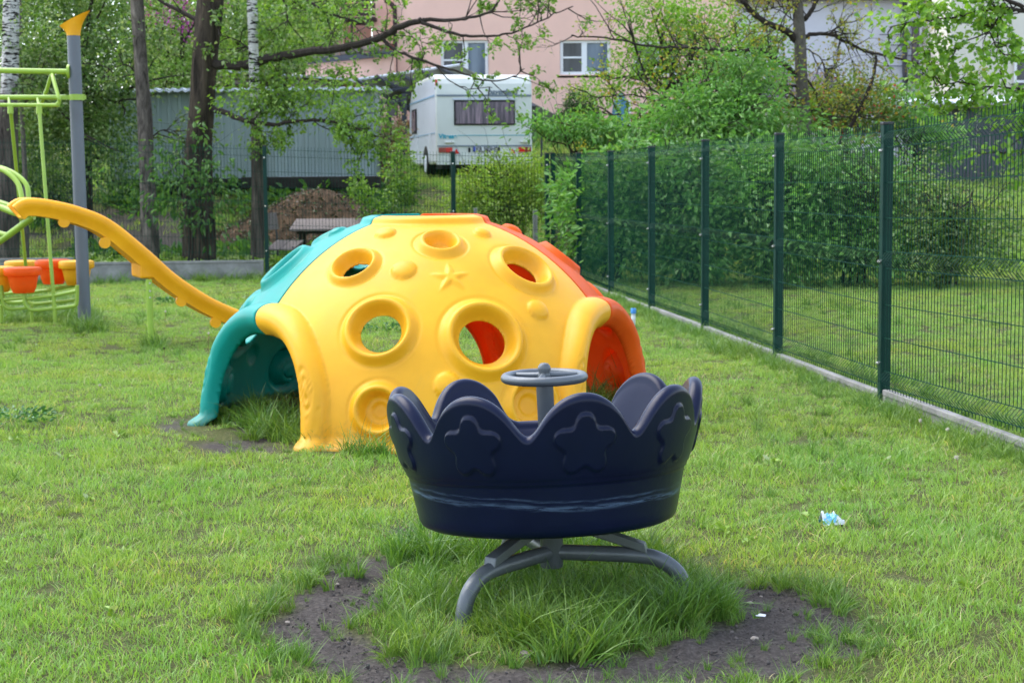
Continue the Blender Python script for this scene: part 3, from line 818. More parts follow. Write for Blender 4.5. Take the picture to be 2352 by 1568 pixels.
# ------------------------------------------------------------------ slide
def slide():
    root = thing('slide', 'long wavy yellow plastic slide with lime green handrails', 'slide', G(348, 800))
    def dd(x): return 14.45 + (x - 60) * .75 / 500
    top = [(36, 470), (60, 455), (110, 458), (180, 474), (250, 503), (330, 566), (400, 628), (470, 675), (520, 700), (560, 716)]
    pts = [P(x, y + 11, dd(x)) for x, y in top]
    e = pts[-1]; di = (pts[-1] - pts[-3]).normalized()
    pts += [e + di * .16 + Vector((0, 0, .01)), e + di * .32 + Vector((0, 0, .05))]
    path = smooth_path(pts, 5)
    run = (pts[-1] - pts[0]); run.z = 0; run.normalize(); side = Vector((-run.y, run.x, 0))
    if side.y < 0: side = -side
    prof = []                                                       # w (away from the camera), z
    for a in np.linspace(200, -20, 9): prof.append((.035 + .04 * math.cos(R(a)), .0 + .042 * math.sin(R(a))))
    prof += [(.085, -.05), (.10, -.08), (.14, -.095), (.36, -.095), (.40, -.08), (.415, -.05)]
    for a in np.linspace(200, -20, 9): prof.append((.465 + .04 * math.cos(R(a)), .0 + .042 * math.sin(R(a))))
    prof += [(.50, -.035), (.485, -.06), (.48, -.115), (.44, -.12), (.43, -.112), (.07, -.112), (.06, -.12), (.02, -.115), (.015, -.06), (0.0, -.035)]
    b = MB(); n = len(prof); V = []; F = []
    for i, p in enumerate(path):
        t = path[min(i + 1, len(path) - 1)] - path[max(i - 1, 0)]; t.normalize(); up = side.cross(t); up = up if up.z > 0 else -up
        for w, z in prof: V.append(tuple(p + side * w + up * z))
    for i in range(len(path) - 1):
        for k in range(n): k2 = (k + 1) % n; F.append((i * n + k, i * n + k2, (i + 1) * n + k2, (i + 1) * n + k))
    F.append(tuple(range(n))); F.append(tuple((len(path) - 1) * n + k for k in range(n - 1, -1, -1)))
    b.add(V, F); chute = b.build('chute', M_SLIDE, root, True)
    # rounded knobs and the saddle under the near wall
    for (x, y) in ((148, 502), (242, 550), (418, 684), (497, 733)):
        c = P(x, y + 8, dd(x)) + side * .03
        b = MB(); b.tube([c - side * .012, c + side * .03], .05, 22); b.build('knob', M_SLIDE, chute, True)
    c = P(342, 626, dd(342)) + side * .25
    b = MB(); b.beam(c + Vector((0, 0, .10)), c - Vector((0, 0, .055)), .15, .46, up=side)
    o = b.build('saddle', M_SLIDE, root); bevel(o, .02, 3)
    g = G(348, 800); topz = P(343, 640, dd(342)).z
    b = MB(); b.tube([Vector((g.x, g.y, -.1)), Vector((g.x - .005, g.y, topz))], .028, 14); b.build('support_post', M_LIME, root, True)
    for dz in (.03, .10, .16):
        b = MB(); b.tube([Vector((g.x + .01, g.y - .026, topz - dz)), Vector((g.x + .01, g.y - .036, topz - dz))], .009, 8); b.build('bolt', M_BOLT, root, True)
    # handrails and platform rails
    def rail(px, r, nm, off=0.0):
        b = MB(); b.tube(smooth_path([P(x, y, d) for x, y, d in px], 6), r, 12); return b.build(nm, M_LIME, root, True)
    rail([(-90, 560, 15.9), (-90, 440, 15.8), (-50, 388, 15.7), (0, 388, 15.55), (40, 420, 15.45), (52, 470, 15.35), (50, 500, 15.33)], .024, 'handrail')
    rail([(-60, 560, 16.2), (-60, 440, 16.2), (-20, 388, 16.1), (20, 392, 16.0), (58, 420, 15.9), (66, 455, 15.85), (66, 492, 15.85)], .024, 'handrail')
    rail([(-200, 440, 15.8), (-60, 462, 15.6), (0, 476, 15.5), (40, 490, 15.38), (76, 494, 15.3)], .032, 'side_rail')
    rail([(-200, 425, 16.4), (-60, 450, 16.2), (0, 466, 16.0), (40, 480, 15.9), (70, 486, 15.85)], .030, 'side_rail')
    rail([(76, 498, 15.32), (18, 541, 15.45), (-30, 575, 15.6), (-120, 640, 15.8)], .032, 'under_brace')
    rail([(18, 541, 15.45), (0, 536, 15.5), (-60, 520, 15.7), (-160, 500, 16.0)], .026, 'under_brace')
    for (x, d) in ((-120, 15.8), (-160, 16.4)):
        t = P(x, 430, d); b = MB(); b.tube([Vector((t.x, t.y, -.1)), t], .04, 12); b.build('platform_post', M_LIME, root, True)
slide()

# ------------------------------------------------------------------ swing frame and spinning seats at the left edge
def swing_frame():
    g = G(195, 750)
    root = thing('swing_gym', 'tall grey steel post with yellow slanted cap and lime green top beams', 'climbing frame', (g.x, g.y, 0))
    zt = P(172, 80, g.y).z
    b = MB(); b.tube([(g.x, g.y, -.2), (g.x - .012, g.y, zt)], .0665, 28); b.build('post', M_GREYP, root, True)
    # flared slanted cap
    V = []; F = []; seg = 36; c = Vector((g.x - .012, g.y, zt))
    rings = [(0.0, .069, 0, 0), (.03, .070, 0, 0), (.07, .074, .004, .02), (.12, .088, .012, .07), (.165, .112, .026, .14), (.19, .132, .040, .19), (.196, .134, .042, .20), (.193, .120, .040, .20)]
    rings = [(q, 0, 0, 0) for q in (0, .12, .25, .4, .55, .7, .82, .92, .97, 1.0, 1.0)]
    for i_, (q, _, _, _) in enumerate(rings):
        sh = .93 if i_ == len(rings) - 1 else 1.0
        for k in range(seg):
            a = 2 * math.pi * k / seg; ca_, sa_ = math.cos(a), math.sin(a)
            f = q ** 1.9
            xb, yb = .069 * ca_, .069 * sa_
            xt = .018 + .158 * ca_ * sh; yt = .082 * sa_ * sh; zt2 = .175 + .078 * ca_ * sh - .02 * (1 - sh)
            V.append((c.x + xb + (xt - xb) * f, c.y + yb + (yt - yb) * f, c.z - .012 + zt2 * q))
    for i in range(len(rings) - 1):
        for k in range(seg): k2 = (k + 1) % seg; F.append((i * seg + k, i * seg + k2, (i + 1) * seg + k2, (i + 1) * seg + k))
    F.append(tuple((len(rings) - 1) * seg + k for k in range(seg)))
    b = MB(); b.add(V, F); b.build('cap', M_YEL, root, True)
    def T(nm, px, r, m=M_LIME, sm=True, n=1):
        pts = [P(*q) for q in px]
        b = MB(); b.tube(smooth_path(pts, n) if n > 1 else pts, r, 14); return b.build(nm, m, root, True)
    d = g.y
    T('top_beam', [(-400, 157, d - .1), (-100, 161, d - .05), (158, 165, d - .02)], .028)
    fl = T('flange', [(156, 165, d - .02), (162, 165, d - .02)], .075)
    T('top_beam', [(-400, 222, d + .05), (-100, 224, d + .05), (152, 224, d)], .026)
    b = MB(); cc = P(177, 224, d); b.tube([cc - Vector((0, 0, .03)), cc + Vector((0, 0, .03))], .079, 28)
    b.beam(cc + Vector((-.15, -.0, 0)), cc + Vector((.09, 0, 0)), .045, .045); b.build('collar', M_LIME, root, True)
    T('lower_beam', [(-400, 241, d - .25), (-100, 241, d - .25), (118, 242, d - .25), (130, 240, d - .25), (136, 232, d - .25), (134, 222, d - .25), (122, 180, d - .1), (119, 168, d)], .020, n=4)
    T('lower_brace', [(119, 168, d), (108, 205, d + .1), (95, 238, d + .22)], .020)
    T('cross_rod', [(20, 226, d), (22, 246, d - .25)], .014)
    T('cross_rod', [(86, 226, d), (90, 246, d - .25)], .014)
swing_frame()

def pot_ride():
    d = 17.3
    root = thing('pot_seat_glider', 'lime green tubular glider with red and yellow flowerpot seats beside the grey post', 'seesaw ride', G(70, 730) * 1)
    def T(nm, px, r, par=root, n=1, m=M_LIME):
        pts = [P(*q) for q in px]; b = MB(); b.tube(smooth_path(pts, n) if n > 1 else pts, r, 12); return b.build(nm, m, par, True)
    T('hanger_rod', [(24, 249, 16.7), (62, 640, 17.9)], .019); T('hanger_rod', [(90, 249, 16.7), (112, 540, 16.5), (127, 736, 16.5)], .019)
    for q in ((24, 250, 16.7), (90, 250, 16.7)):
        b = MB(); b.tube([P(*q) + Vector((0, 0, .03)), P(*q) - Vector((0, 0, .05))], .03, 12); b.build('rod_socket', M_LIME, root, True)
    for dz, dep in ((0, 16.5), (-14, 17.5)):
        T('frame_tube', [(53, 655 + dz, dep), (57, 694 + dz, dep), (66, 708 + dz, dep), (80, 712 + dz, dep), (125, 708 + dz, dep), (168, 703 + dz, dep), (176, 695 + dz, dep), (177, 655 + dz, dep)], .020, n=3)
        T('frame_tube', [(62, 686 + dz, dep), (125, 679 + dz, dep), (177, 668 + dz, dep)], .019)
        T('frame_tube', [(3, 655 + dz, dep + .1), (7, 694 + dz, dep + .1), (18, 708 + dz, dep + .1), (40, 708 + dz, dep + .1), (66, 705 + dz, dep)], .020, n=3)
        T('frame_tube', [(10, 688 + dz, dep + .1), (55, 684 + dz, dep)], .019)
        T('frame_tube', [(-80, 690 + dz, dep + .1), (0, 690 + dz, dep + .1)], .019)
    for x, dep in ((73, 16.8), (127, 16.5), (3, 16.8)):
        T('ground_peg', [(x, 700, dep), (x, 740, dep)], .018)
    for (x, y, dep, m) in ((52, 615, 16.55, M_RED), (-6, 614, 16.7, M_YEL), (121, 598, 17.5, M_RED), (175, 600, 17.4, M_YEL), (50, 600, 18.0, M_YEL)):
        c = P(x, y, dep); s = dep / 3760
        b = MB(); b.lathe([(0, .012), (.05, .010), (.15, .008), (.178, .002), (.187, -.012), (.187, -.06), (.178, -.075), (.158, -.08), (.150, -.085), (.135, -.16), (.128, -.195), (.125, -.20), (.108, -.245), (.10, -.252), (0, -.253)], c, 36)
        o = b.build('pot_seat', m, root, True)
swing_pot = pot_ride()
# ------------------------------------------------------------------ fences
M_FPOST = mat_basic('dark_green_powder_coat', (0.002, 0.031, 0.023), 0.45, 0.22, 0, 0.12, 5)
M_WIRE = mat_basic('dark_green_wire', (0.003, 0.040, 0.026), 0.5, 0.10, 0, 0.10, 5)
M_CAP = mat_basic('black_cap', (0.02, 0.02, 0.022), 0.45, 0.5, 0, 0.1, 8)
M_CONC = mat_basic('grey_concrete', (0.24, 0.235, 0.22), 0.9, 0.2, 0, 0.32, 5, bump=0.35, bscale=70)
HPAN = 1.73
BEADS = ((.03, .13), (.81, .92), (1.60, 1.70))
def wire_panel(b, A, B, zA, zB, out, step=.05):
    A = Vector(A); B = Vector(B); L = (B - A).length; u = (B - A) / L; n = max(2, round(L / step))
    prof = [(0, 0)]
    for z0, z1 in BEADS: prof += [(z0, 0), ((z0 + z1) / 2, .046), (z1, 0)]
    prof += [(HPAN + .025, 0)]
    r = .0026
    V = []; F = []
    cr = [(-r, 0), (0, -r), (r, 0), (0, r)]
    m = len(prof)
    for i in range(n + 1):
        t = i / n; p = A + u * (t * L); z0 = zA + (zB - zA) * t; base = len(V)
        for (z, o) in prof:
            c = p + out * (o + .0); c.z = z0 + z
            for (a, b2) in cr: q = c + u * a + out * b2; V.append((q.x, q.y, q.z))
        for k in range(m - 1):
            for j in range(4): j2 = (j + 1) % 4; F.append((base + k * 4 + j, base + k * 4 + j2, base + k * 4 + 4 + j2, base + k * 4 + 4 + j))
    b.add(V, F)
    for z in (.03, .13, .35, .57, .81, .92, 1.14, 1.37, 1.60, 1.70):
        b.tube([(A.x, A.y, zA + z), (B.x, B.y, zB + z)], .0034, 4)
def fence(name, label, posts, side, group=None, boards=True):
    """posts: (x, y, ground z, top z); side: unit vector towards the lawn"""
    root = thing(name, label, 'fence', (posts[0][0], posts[0][1], 0))
    N = len(posts)
    for i, (x, y, z0, z1) in enumerate(posts):
        j = min(i, N - 2); dv = (Vector(posts[j + 1][:2]) - Vector(posts[j][:2])).normalized(); ang = math.atan2(dv.y, dv.x)
        M = Matrix.Rotation(ang, 3, 'Z'); s = Vector((side.x, side.y, 0))
        b = MB(); b.box((x, y, (z0 - .15 + z1) / 2), (.060, .070, z1 - z0 + .15), M)
        p = b.build('post', M_FPOST, root); bevel(p, .006, 2)
        b = MB(); b.box((x, y, z1 + .006), (.066, .076, .02), M); c = b.build('cap', M_CAP, p); bevel(c, .005)
        for zz in (z1 - .17, (z1 + z1 - HPAN) / 2 - .03, z1 - HPAN + .16):
            b = MB(); q = Vector((x, y, zz)) + s * .034
            b.tube([q, q + s * .016], .012, 8); b.tube([q + s * .016, q + s * .024], .007, 6)
            b.build('bolt', M_BOLT, p, True)
    for i in range(N - 1):
        a, c = posts[i], posts[i + 1]; s = Vector((side.x, side.y, 0))
        b = MB(); off = s * .012
        wire_panel(b, Vector((a[0], a[1], 0)) + off, Vector((c[0], c[1], 0)) + off, a[3] - HPAN - .02, c[3] - HPAN - .02, s)
        b.build('mesh_panel', M_WIRE, root)
        if boards:
            A = Vector((a[0], a[1], 0)); C = Vector((c[0], c[1], 0)); u = (C - A).normalized(); A += u * .05; C -= u * .05
            zt = (a[3] + c[3]) / 2 - HPAN - .035; z0 = min(a[2], c[2]) - .15
            b = MB(); b.beam((A.x, A.y, (zt - .04 + z0) / 2), (C.x, C.y, (zt - .04 + z0) / 2), .035, zt - .04 - z0)
            b.beam((A.x, A.y, zt - .020), (C.x, C.y, zt - .020), .056, .040)
            for e in (A, C):
                w = u * (.03 if e is A else -.03)
                b.box(((e + w).x, (e + w).y, (zt - .04 + z0) / 2), (.055, .055, zt - .042 - z0), Matrix.Rotation(math.atan2(u.y, u.x), 3, 'Z'))
            o = b.build('concrete_board', M_CONC, root); bevel(o, .006)
    return root
# right fence: six full bays run from beside the camera to the far corner
ys = [25.7 - 2.483 * k for k in range(8)]
posts = []
obs = {0: 350, 1: 350, 2: 346, 3: 336, 4: 321, 5: 307, 6: 283}
for k, yy in enumerate(ys):
    X = fence_x(yy); px = 1176 + X / yy * 3760
    zt = P(px, obs[k] + 3, yy).z if k in obs else 1.88
    posts.append((X, yy, 0, zt))
posts = posts[::-1]
fdir = Vector((0.1215, -1, 0)).normalized(); SIDE_R = Vector((-1, -.1215, 0)).normalized()
fence('wire_fence', 'dark green welded wire fence running back along the right side of the lawn', posts, SIDE_R)
corner = posts[-1]
bp_ = []
for x, y, ytop in ((-270, 24.2, 318), (167, 24.5, 321), (607, 24.8, 336), (1040, 25.25, 350)):
    p = P(x, ytop, y); bp_.append((p.x, y, 0, p.z))
bp_.append((corner[0] - .06, corner[1] - .02, 0, corner[3] - .004))
bp_ = bp_[:-1] + [(corner[0] - .09, corner[1] + .0, 0, corner[3] - .004)]
fence('wire_fence', 'dark green welded wire fence closing the far end of the lawn behind the dome', bp_, Vector((0, -1, 0)))
# ------------------------------------------------------------------ buildings up the slope
M_PINK = mat_basic('pink_render', (0.80, 0.51, 0.42), 0.9, 0.2, 0, 0.05, 1.2, bump=0.15, bscale=90)
M_BROWN = mat_basic('dark_brown_wood', (0.045, 0.027, 0.024), 0.7, 0.3, 0, 0.25, 5, bump=.2, bscale=30)
M_WHITE = mat_basic('white_plastic_frame', (0.74, 0.75, 0.77), 0.4, 0.4, 0, 0.04, 5)
M_LAV = mat_basic('pale_grey_render', (0.60, 0.62, 0.70), 0.9, 0.2, 0, 0.05, 1.2)
M_CREAM = mat_basic('cream_render', (0.66, 0.63, 0.55), 0.9, 0.2, 0, 0.05, 1.2)
M_DARKG = mat_basic('dark_grey_metal', (0.055, 0.06, 0.075), 0.5, 0.4, 0, 0.1, 6)
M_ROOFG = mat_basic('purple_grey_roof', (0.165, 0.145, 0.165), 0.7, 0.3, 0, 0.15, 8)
M_SHEET = mat_basic('pale_blue_green_sheet_metal', (0.24, 0.30, 0.285), 0.45, 0.5, 0.1, 0.10, 1.5, stretch=(3, 1, .4))
M_RSHEET = mat_basic('pale_sheet_roof', (0.62, 0.66, 0.74), 0.45, 0.5, 0, 0.1, 4)
M_TIMB = mat_basic('weathered_timber', (0.19, 0.16, 0.145), 0.85, 0.2, 0, 0.3, 7, bump=.4, bscale=30, stretch=(1, 6, 6))
M_OLDT = mat_basic('black_tarred_timber', (0.028, 0.024, 0.02), 0.85, 0.2, 0, 0.3, 6, bump=.4, bscale=30)
M_BRICK = mat_basic('brick_red_plinth', (0.23, 0.075, 0.05), 0.85, 0.2, 0, 0.2, 12)
def mat_glass(name, a, b_):
    m, nt, b = new_mat(name); n = noise_node(nt, 1.2, 3, .5, stretch=(2.5, 1, .5))
    r = ramp(nt, n.outputs[0], [(.35, a), (.65, b_)]); nt.links.new(r.outputs[0], b.inputs['Base Color'])
    b.inputs['Roughness'].default_value = .12; b.inputs['Specular IOR Level'].default_value = .32; return m
M_PANE = mat_glass('window_pane', (0.025, 0.028, 0.035), (0.07, 0.075, 0.09))
M_PANEB = mat_glass('bluish_window_pane', (0.05, 0.08, 0.13), (0.16, 0.21, 0.27))
M_CURT = None

HD = 46.0
def wall_pt(x, y, d=HD, dy=0.0):
    p = P(x, y, d); p.y += dy; return p
def panel(b, x0, y0, x1, y1, d, t, front=0.0):
    """upright slab whose front stands at distance d - front and is t thick, between picture marks"""
    a = P(x0, y0, d); c = P(x1, y1, d); xm = (a.x + c.x) / 2; zm = (a.z + c.z) / 2
    b.box((xm, d - front + t / 2, zm), (abs(c.x - a.x), t, abs(a.z - c.z)))
def window(root, x0, y0, x1, y1, d, mid, pane=None, bar=True, sill=True):
    a = P(x0, y0, d); c = P(x1, y1, d); X0, X1, Z0, Z1 = a.x, c.x, c.z, a.z; W = X1 - X0; H = Z1 - Z0; f = .085
    b = MB(); yy = d - .02
    for (cx, cz, w, h) in ((X0 + f / 2, (Z0 + Z1) / 2, f, H), (X1 - f / 2, (Z0 + Z1) / 2, f, H), ((X0 + X1) / 2, Z1 - f / 2, W - 2 * f, f), ((X0 + X1) / 2, Z0 + f / 2, W - 2 * f, f)):
        b.box((cx, yy, cz), (w, .07, h))
    xm = X0 + W * mid; b.box((xm, yy, (Z0 + Z1) / 2), (.15, .07, H - 2 * f))
    if bar: b.box(((X0 + f + xm - .075) / 2, yy, Z0 + H * .5), (xm - .075 - X0 - f, .05, .05))
    fr = b.build('window', M_WHITE, root); fr['label'] = 'white framed window with a dark pane'
    for (u0, u1, m) in ((X0 + f, xm - .075, pane or M_PANE), (xm + .075, X1 - f, M_PANEB)):
        b = MB(); b.box(((u0 + u1) / 2, d + .005, (Z0 + Z1) / 2), (u1 - u0, .02, H - 2 * f)); b.build('pane', m, fr)
    if sill:
        b = MB(); b.box(((X0 + X1) / 2, d - .06, Z0 - .055), (W + .16, .16, .06)); b.build('sill', M_DARKG, fr)

def pink_house():
    base = P(1240, 290, HD)
    root = thing('house', 'pink rendered house with brown slatted balcony and white framed windows on the slope', 'house', (base.x, HD, gz1(base.x, HD)))
    x0 = P(905, 0, HD).x; x1 = P(1688, 0, HD).x; top = P(1200, -230, HD).z; bot = P(1200, 278, HD).z
    # front wall built round its window openings
    wins = [(1012, 93, 1122, 184), (1286, 93, 1402, 172), (1455, 95, 1560, 176)]
    xs = [x0] + sum([[P(w[0], 130, HD).x, P(w[2], 130, HD).x] for w in wins], []) + [x1]
    b = MB(); D = 8.0
    for i in range(len(xs) - 1):
        c = (xs[i] + xs[i + 1]) / 2; w = xs[i + 1] - xs[i]
        if i % 2 == 0: b.box((c, HD + .15, (bot - 1 + top) / 2), (w, .3, top - bot + 1))
        else:
            wn_ = wins[i // 2]; zt = P(wn_[0], wn_[1], HD).z; zb = P(wn_[0], wn_[3], HD).z
            b.box((c, HD + .15, (zt + top) / 2), (w, .3, top - zt)); b.box((c, HD + .15, (bot - 1 + zb) / 2), (w, .3, zb - bot + 1))
    b.box((x0 + .15, HD + .3 + D / 2, (bot - 1 + top) / 2), (.3, D, top - bot + 1)); b.box((x1 - .15, HD + .3 + D / 2, (bot - 1 + top) / 2), (.3, D, top - bot + 1))
    b.box(((x0 + x1) / 2, HD + .3 + D + .1, (bot - 1 + top) / 2), (x1 - x0, .2, top - bot + 1))
    b.build('wall', M_PINK, root)
    for k, w in enumerate(wins): window(root, *w, HD + .14, .48 if k else .52)
    b = MB(); panel(b, 905, 276, 1688, 284, HD, .2, .06); b.build('plinth', M_BRICK, root)
    b = MB(); b.box(((x0 + x1) / 2, HD + D / 2, top + .15), (x1 - x0 + 1.4, D + 1.6, .3)); rf = b.build('roof', M_BROWN, root)
    # downpipe with its elbow
    b = MB(); b.tube(smooth_path([P(884, 2, HD - .16), P(894, 6, HD - .16), P(904, 18, HD - .16), P(907, 40, HD - .12), P(909, 272, HD - .12)], 4), .062, 10); b.build('downpipe', M_BROWN, root, True)
    # lower wing with sloping coping, set forward of the main wall
    d2 = HD - 1.0
    b = MB()
    poly = [P(702, 148, d2), P(888, 130, d2), P(905, 130, d2), P(905, 290, d2), P(702, 290, d2)]; zb = bot - 1
    poly[3].z = zb; poly[4].z = zb
    b.prism(poly, None, (0, 6, 0)); b.build('wing_wall', M_PINK, root)
    b = MB(); b.beam(P(694, 143, d2 - .1) + Vector((0, 3, 0)), P(902, 123, d2 - .1) + Vector((0, 3, 0)), 6.3, .14); b.build('coping', M_DARKG, root)
    # tower bay with slatted balcony
    b = MB(); panel(b, 776, -220, 790, 128, HD + 1.2, .4); b.build('pilaster', M_PINK, root)
    b = MB(); panel(b, 789, -220, 852, 126, HD + 1.6, .3); b.build('recess_wall', M_PINK, root)
    b = MB(); panel(b, 850, -220, 906, 128, HD + .5, .8); b.build('pier', M_PINK, root)
    for (ya, yb) in ((-6, 6), (10, 22), (26, 38)):
        b = MB(); a = P(796, (ya + yb) / 2, HD - .1); c = P(862, (ya + yb) / 2 - 2, HD - .1)
        b.beam(a, c, .05, (yb - ya) * HD / 3760); e = P(788, (ya + yb) / 2 + 3, HD + 1.0); b.beam(e, a, .05, (yb - ya) * HD / 3760); b.build('balcony_board', M_BROWN, root)
    b = MB(); a = P(792, 41, HD - .1); c = P(862, 39, HD - .1); b.prism([a, c, c + Vector((0, 1.5, 0)), a + Vector((-.1, 1.5, 0))], None, (0, 0, -.08)); b.build('balcony_floor', M_BROWN, root)
    b = MB(); b.tube([P(808, 40, HD), P(808, 128, HD)], .035, 8); b.build('balcony_post', M_BROWN, root)
    # low rear extension with a sloping brown fascia
    d3 = HD + 2.5
    b = MB(); poly = [P(690, 110, d3), P(778, 84, d3), P(778, 145, d3), P(690, 150, d3)]; b.prism(poly, None, (0, 3, 0)); o = b.build('extension_wall', M_CREAM, root)
    b = MB(); b.beam(P(682, 106, d3 - .2) + Vector((0, 1.5, 0)), P(780, 74, d3 - .2) + Vector((0, 1.5, 0)), 3.4, .32); b.build('extension_roof', M_BROWN, root)
    # rubble left on the coping
    for k, (x, w, h) in enumerate(((745, .5, .12), (798, .35, .22), (812, .3, .2), (850, .5, .14), (868, .5, .2), (884, .4, .18))):
        q = P(x, 133 - (x - 745) * .09, d2 - .05); b = MB(); b.box((q.x, q.y + .3, q.z + .14), (w, .35, h), Matrix.Rotation(k * .7, 3, 'Z') @ Matrix.Rotation(.1 * (k % 3 - 1), 3, 'Y'))
        o = b.build('roof_slate', M_TIMB if k != 5 else M_BRICK, root); bevel(o, .03)
pink_house()

def shed():
    d = 33.0
    root = thing('metal_shed', 'long pale blue green corrugated metal shed with white edged roof', 'shed', (P(600, 400, d).x, d, gz1(P(600, 400, d).x, d)))
    xl, xr = P(250, 300, d).x, P(862, 300, d).x; zt = P(862, 208, d).z; zb = P(862, 407, d).z
    b = MB(); pit = .21; n = int((xr - xl) / pit); V = []; xs = []
    for i in range(n + 1):
        x = xl + i * pit
        for dx, dy in ((0, 0), (.13, 0), (.145, -.028), (.195, -.028)): xs.append((min(x + dx, xr), d + dy))
    V = [(x, y, zb) for x, y in xs] + [(x, y, zt) for x, y in xs]; m = len(xs)
    b.add(V, [(i, i + 1, m + i + 1, m + i) for i in range(m - 1)])
    b.build('front_wall', M_SHEET, root)
    b = MB(); b.box((xr - .02, d + .72, (zb + zt) / 2), (.04, 1.3, zt - zb)); b.build('side_wall', M_SHEET, root)
    b = MB(); V = []; nn = 90
    for i in range(nn + 1):
        x = xl - .2 + (xr - xl + .45) * i / nn
        z = zt + .025 * math.sin(i * 2.4)
        V += [(x, d - .25, z + .0), (x, d - .25, z + .055), (x, d + 1.5, z + .06), (x, d + 1.5, z + .01)]
    F = []
    for i in range(nn):
        for k in range(4): k2 = (k + 1) % 4; F.append((i * 4 + k, i * 4 + k2, i * 4 + 4 + k2, i * 4 + 4 + k))
    b.add(V, F); b.build('roof', M_RSHEET, root)
    b = MB(); b.box(((xl + xr) / 2, d + .1, zb - .35), (xr - xl, .25, .7)); b.build('plinth', M_OLDT, root)
    a = P(555, 421, d - .5); c = P(873, 421, d - .5)
    b = MB(); b.beam((a.x, d - .45, a.z), (c.x, d - .45, a.z), .26, .24); o = b.build('sleeper', M_OLDT, root); bevel(o, .02)
    b = MB(); b.beam((a.x + 1, d - .5, a.z - .25), (c.x - .1, d - .5, a.z - .25), .3, .14); o = b.build('sleeper', M_OLDT, root); bevel(o, .02)
    b = MB(); p0 = P(640, 408, d - .12); p1 = P(868, 406, d - .12); b.beam(p0, p1, .1, .04); b.build('sill_board', M_RSHEET, root)
shed()

def lean_to():
    d = 41.0
    root = thing('lean_to_roof', 'low open lean-to with pale edged flat roof behind the metal shed', 'shelter', (P(650, 200, d).x, d, gz1(P(650, 200, d).x, d)))
    a, c = P(380, 152, d), P(802, 180, d)
    b = MB(); b.prism([a, c, c + Vector((0, 0, -.05)), a + Vector((0, 0, -.05))], None, (0, 4, .1)); b.build('roof', M_RSHEET, root)
    b = MB(); b.prism([a + Vector((.05, .15, -.06)), c + Vector((-.5, .15, -.06)), c + Vector((-.8, .15, -.3)), a + Vector((.05, .15, -.3))], None, (0, 3.5, .1)); b.build('fascia', M_TIMB, root)
    for x in (520, 600, 727, 748, 776):
        t = P(x, 182, d + .4); b = MB(); b.tube([(t.x, t.y, t.z - 2.4), tuple(t)], .05, 6); b.build('post', M_DARKG, root)
    b = MB(); panel(b, 300, 188, 690, 260, d + 3.2, .1); b.build('back_wall', M_BRICK, root)
lean_to()

def solar_rack():
    root = thing('solar_panel_rack', 'tilted rack of solar panels seen from beneath behind the caravan', 'solar panels', (P(930, 390, 39.5).x, 39.5, gz1(P(930, 390, 39.5).x, 39.5)))
    A, B = P(818, 184, 38.5), P(1056, 150, 40.5)                # raised edge
    C_, D_ = P(1318, 284, 43.0), P(965, 268, 41.0)              # low edge
    u = (B - A); v = (D_ - A)
    C_ = B + v * 1.0 + (P(1312, 282, 43.2) - (B + v)) * 1.0
    nrm = u.cross(v).normalized(); nrm = nrm if nrm.z > 0 else -nrm
    M_UND = mat_basic('pale_panel_underside', (0.17, 0.175, 0.145), .7, .3, 0, .08, 2)
    def q(s, t): return A * (1 - s) * (1 - t) + B * s * (1 - t) + C_ * s * t + D_ * (1 - s) * t
    for i in range(5):
        for j in range(2):
            s0, s1 = i / 5 + .006, (i + 1) / 5 - .006; t0, t1 = j / 2 + .004, (j + 1) / 2 - .004
            pl = [q(s0, t0), q(s1, t0), q(s1, t1), q(s0, t1)]
            b = MB(); b.prism(pl, None, nrm * .035); b.build('solar_panel', M_UND, root)
    b = MB(); b.beam(q(-.01, -.005), q(1.0, -.005), .05, .035, up=nrm); b.build('edge_rail', M_RSHEET, root)
    for s in (.02, .22, .42, .62, .82):
        b = MB(); b.beam(q(s, -.06) - nrm * .09, q(s, 1.02) - nrm * .07, .06, .09, up=nrm); b.build('rafter', M_DARKG, root)
    b = MB(); b.beam(q(0, .62) - nrm * .17, q(1, .62) - nrm * .17, .09, .10, up=nrm); b.build('purlin', M_DARKG, root)
    b = MB(); b.beam(q(0, .2) - nrm * .15, q(1, .2) - nrm * .15, .05, .05, up=nrm); b.build('purlin', M_DARKG, root)
    for (x, yt, d) in ((928, 215, 39.6), (893, 262, 40.4), (1226, 262, 42.5)):
        t = P(x, yt, d); b = MB(); b.beam((t.x, t.y, gz1(t.x, t.y) - .2), t, .12, .12, up=(0, 1, 0)); b.build('post', M_DARKG, root)
    a, c = P(866, 238, 39.6), P(932, 228, 39.6); b = MB(); b.beam(a, c, .08, .1); b.build('cross_bar', M_DARKG, root)
    a = P(882, 247, 39.7)
    for dx in (-.12, .18):
        b = MB(); b.box((a.x + dx, a.y, a.z), (.22, .15, .42)); o = b.build('inverter_box', M_ROOFG, root); bevel(o, .01)
solar_rack()

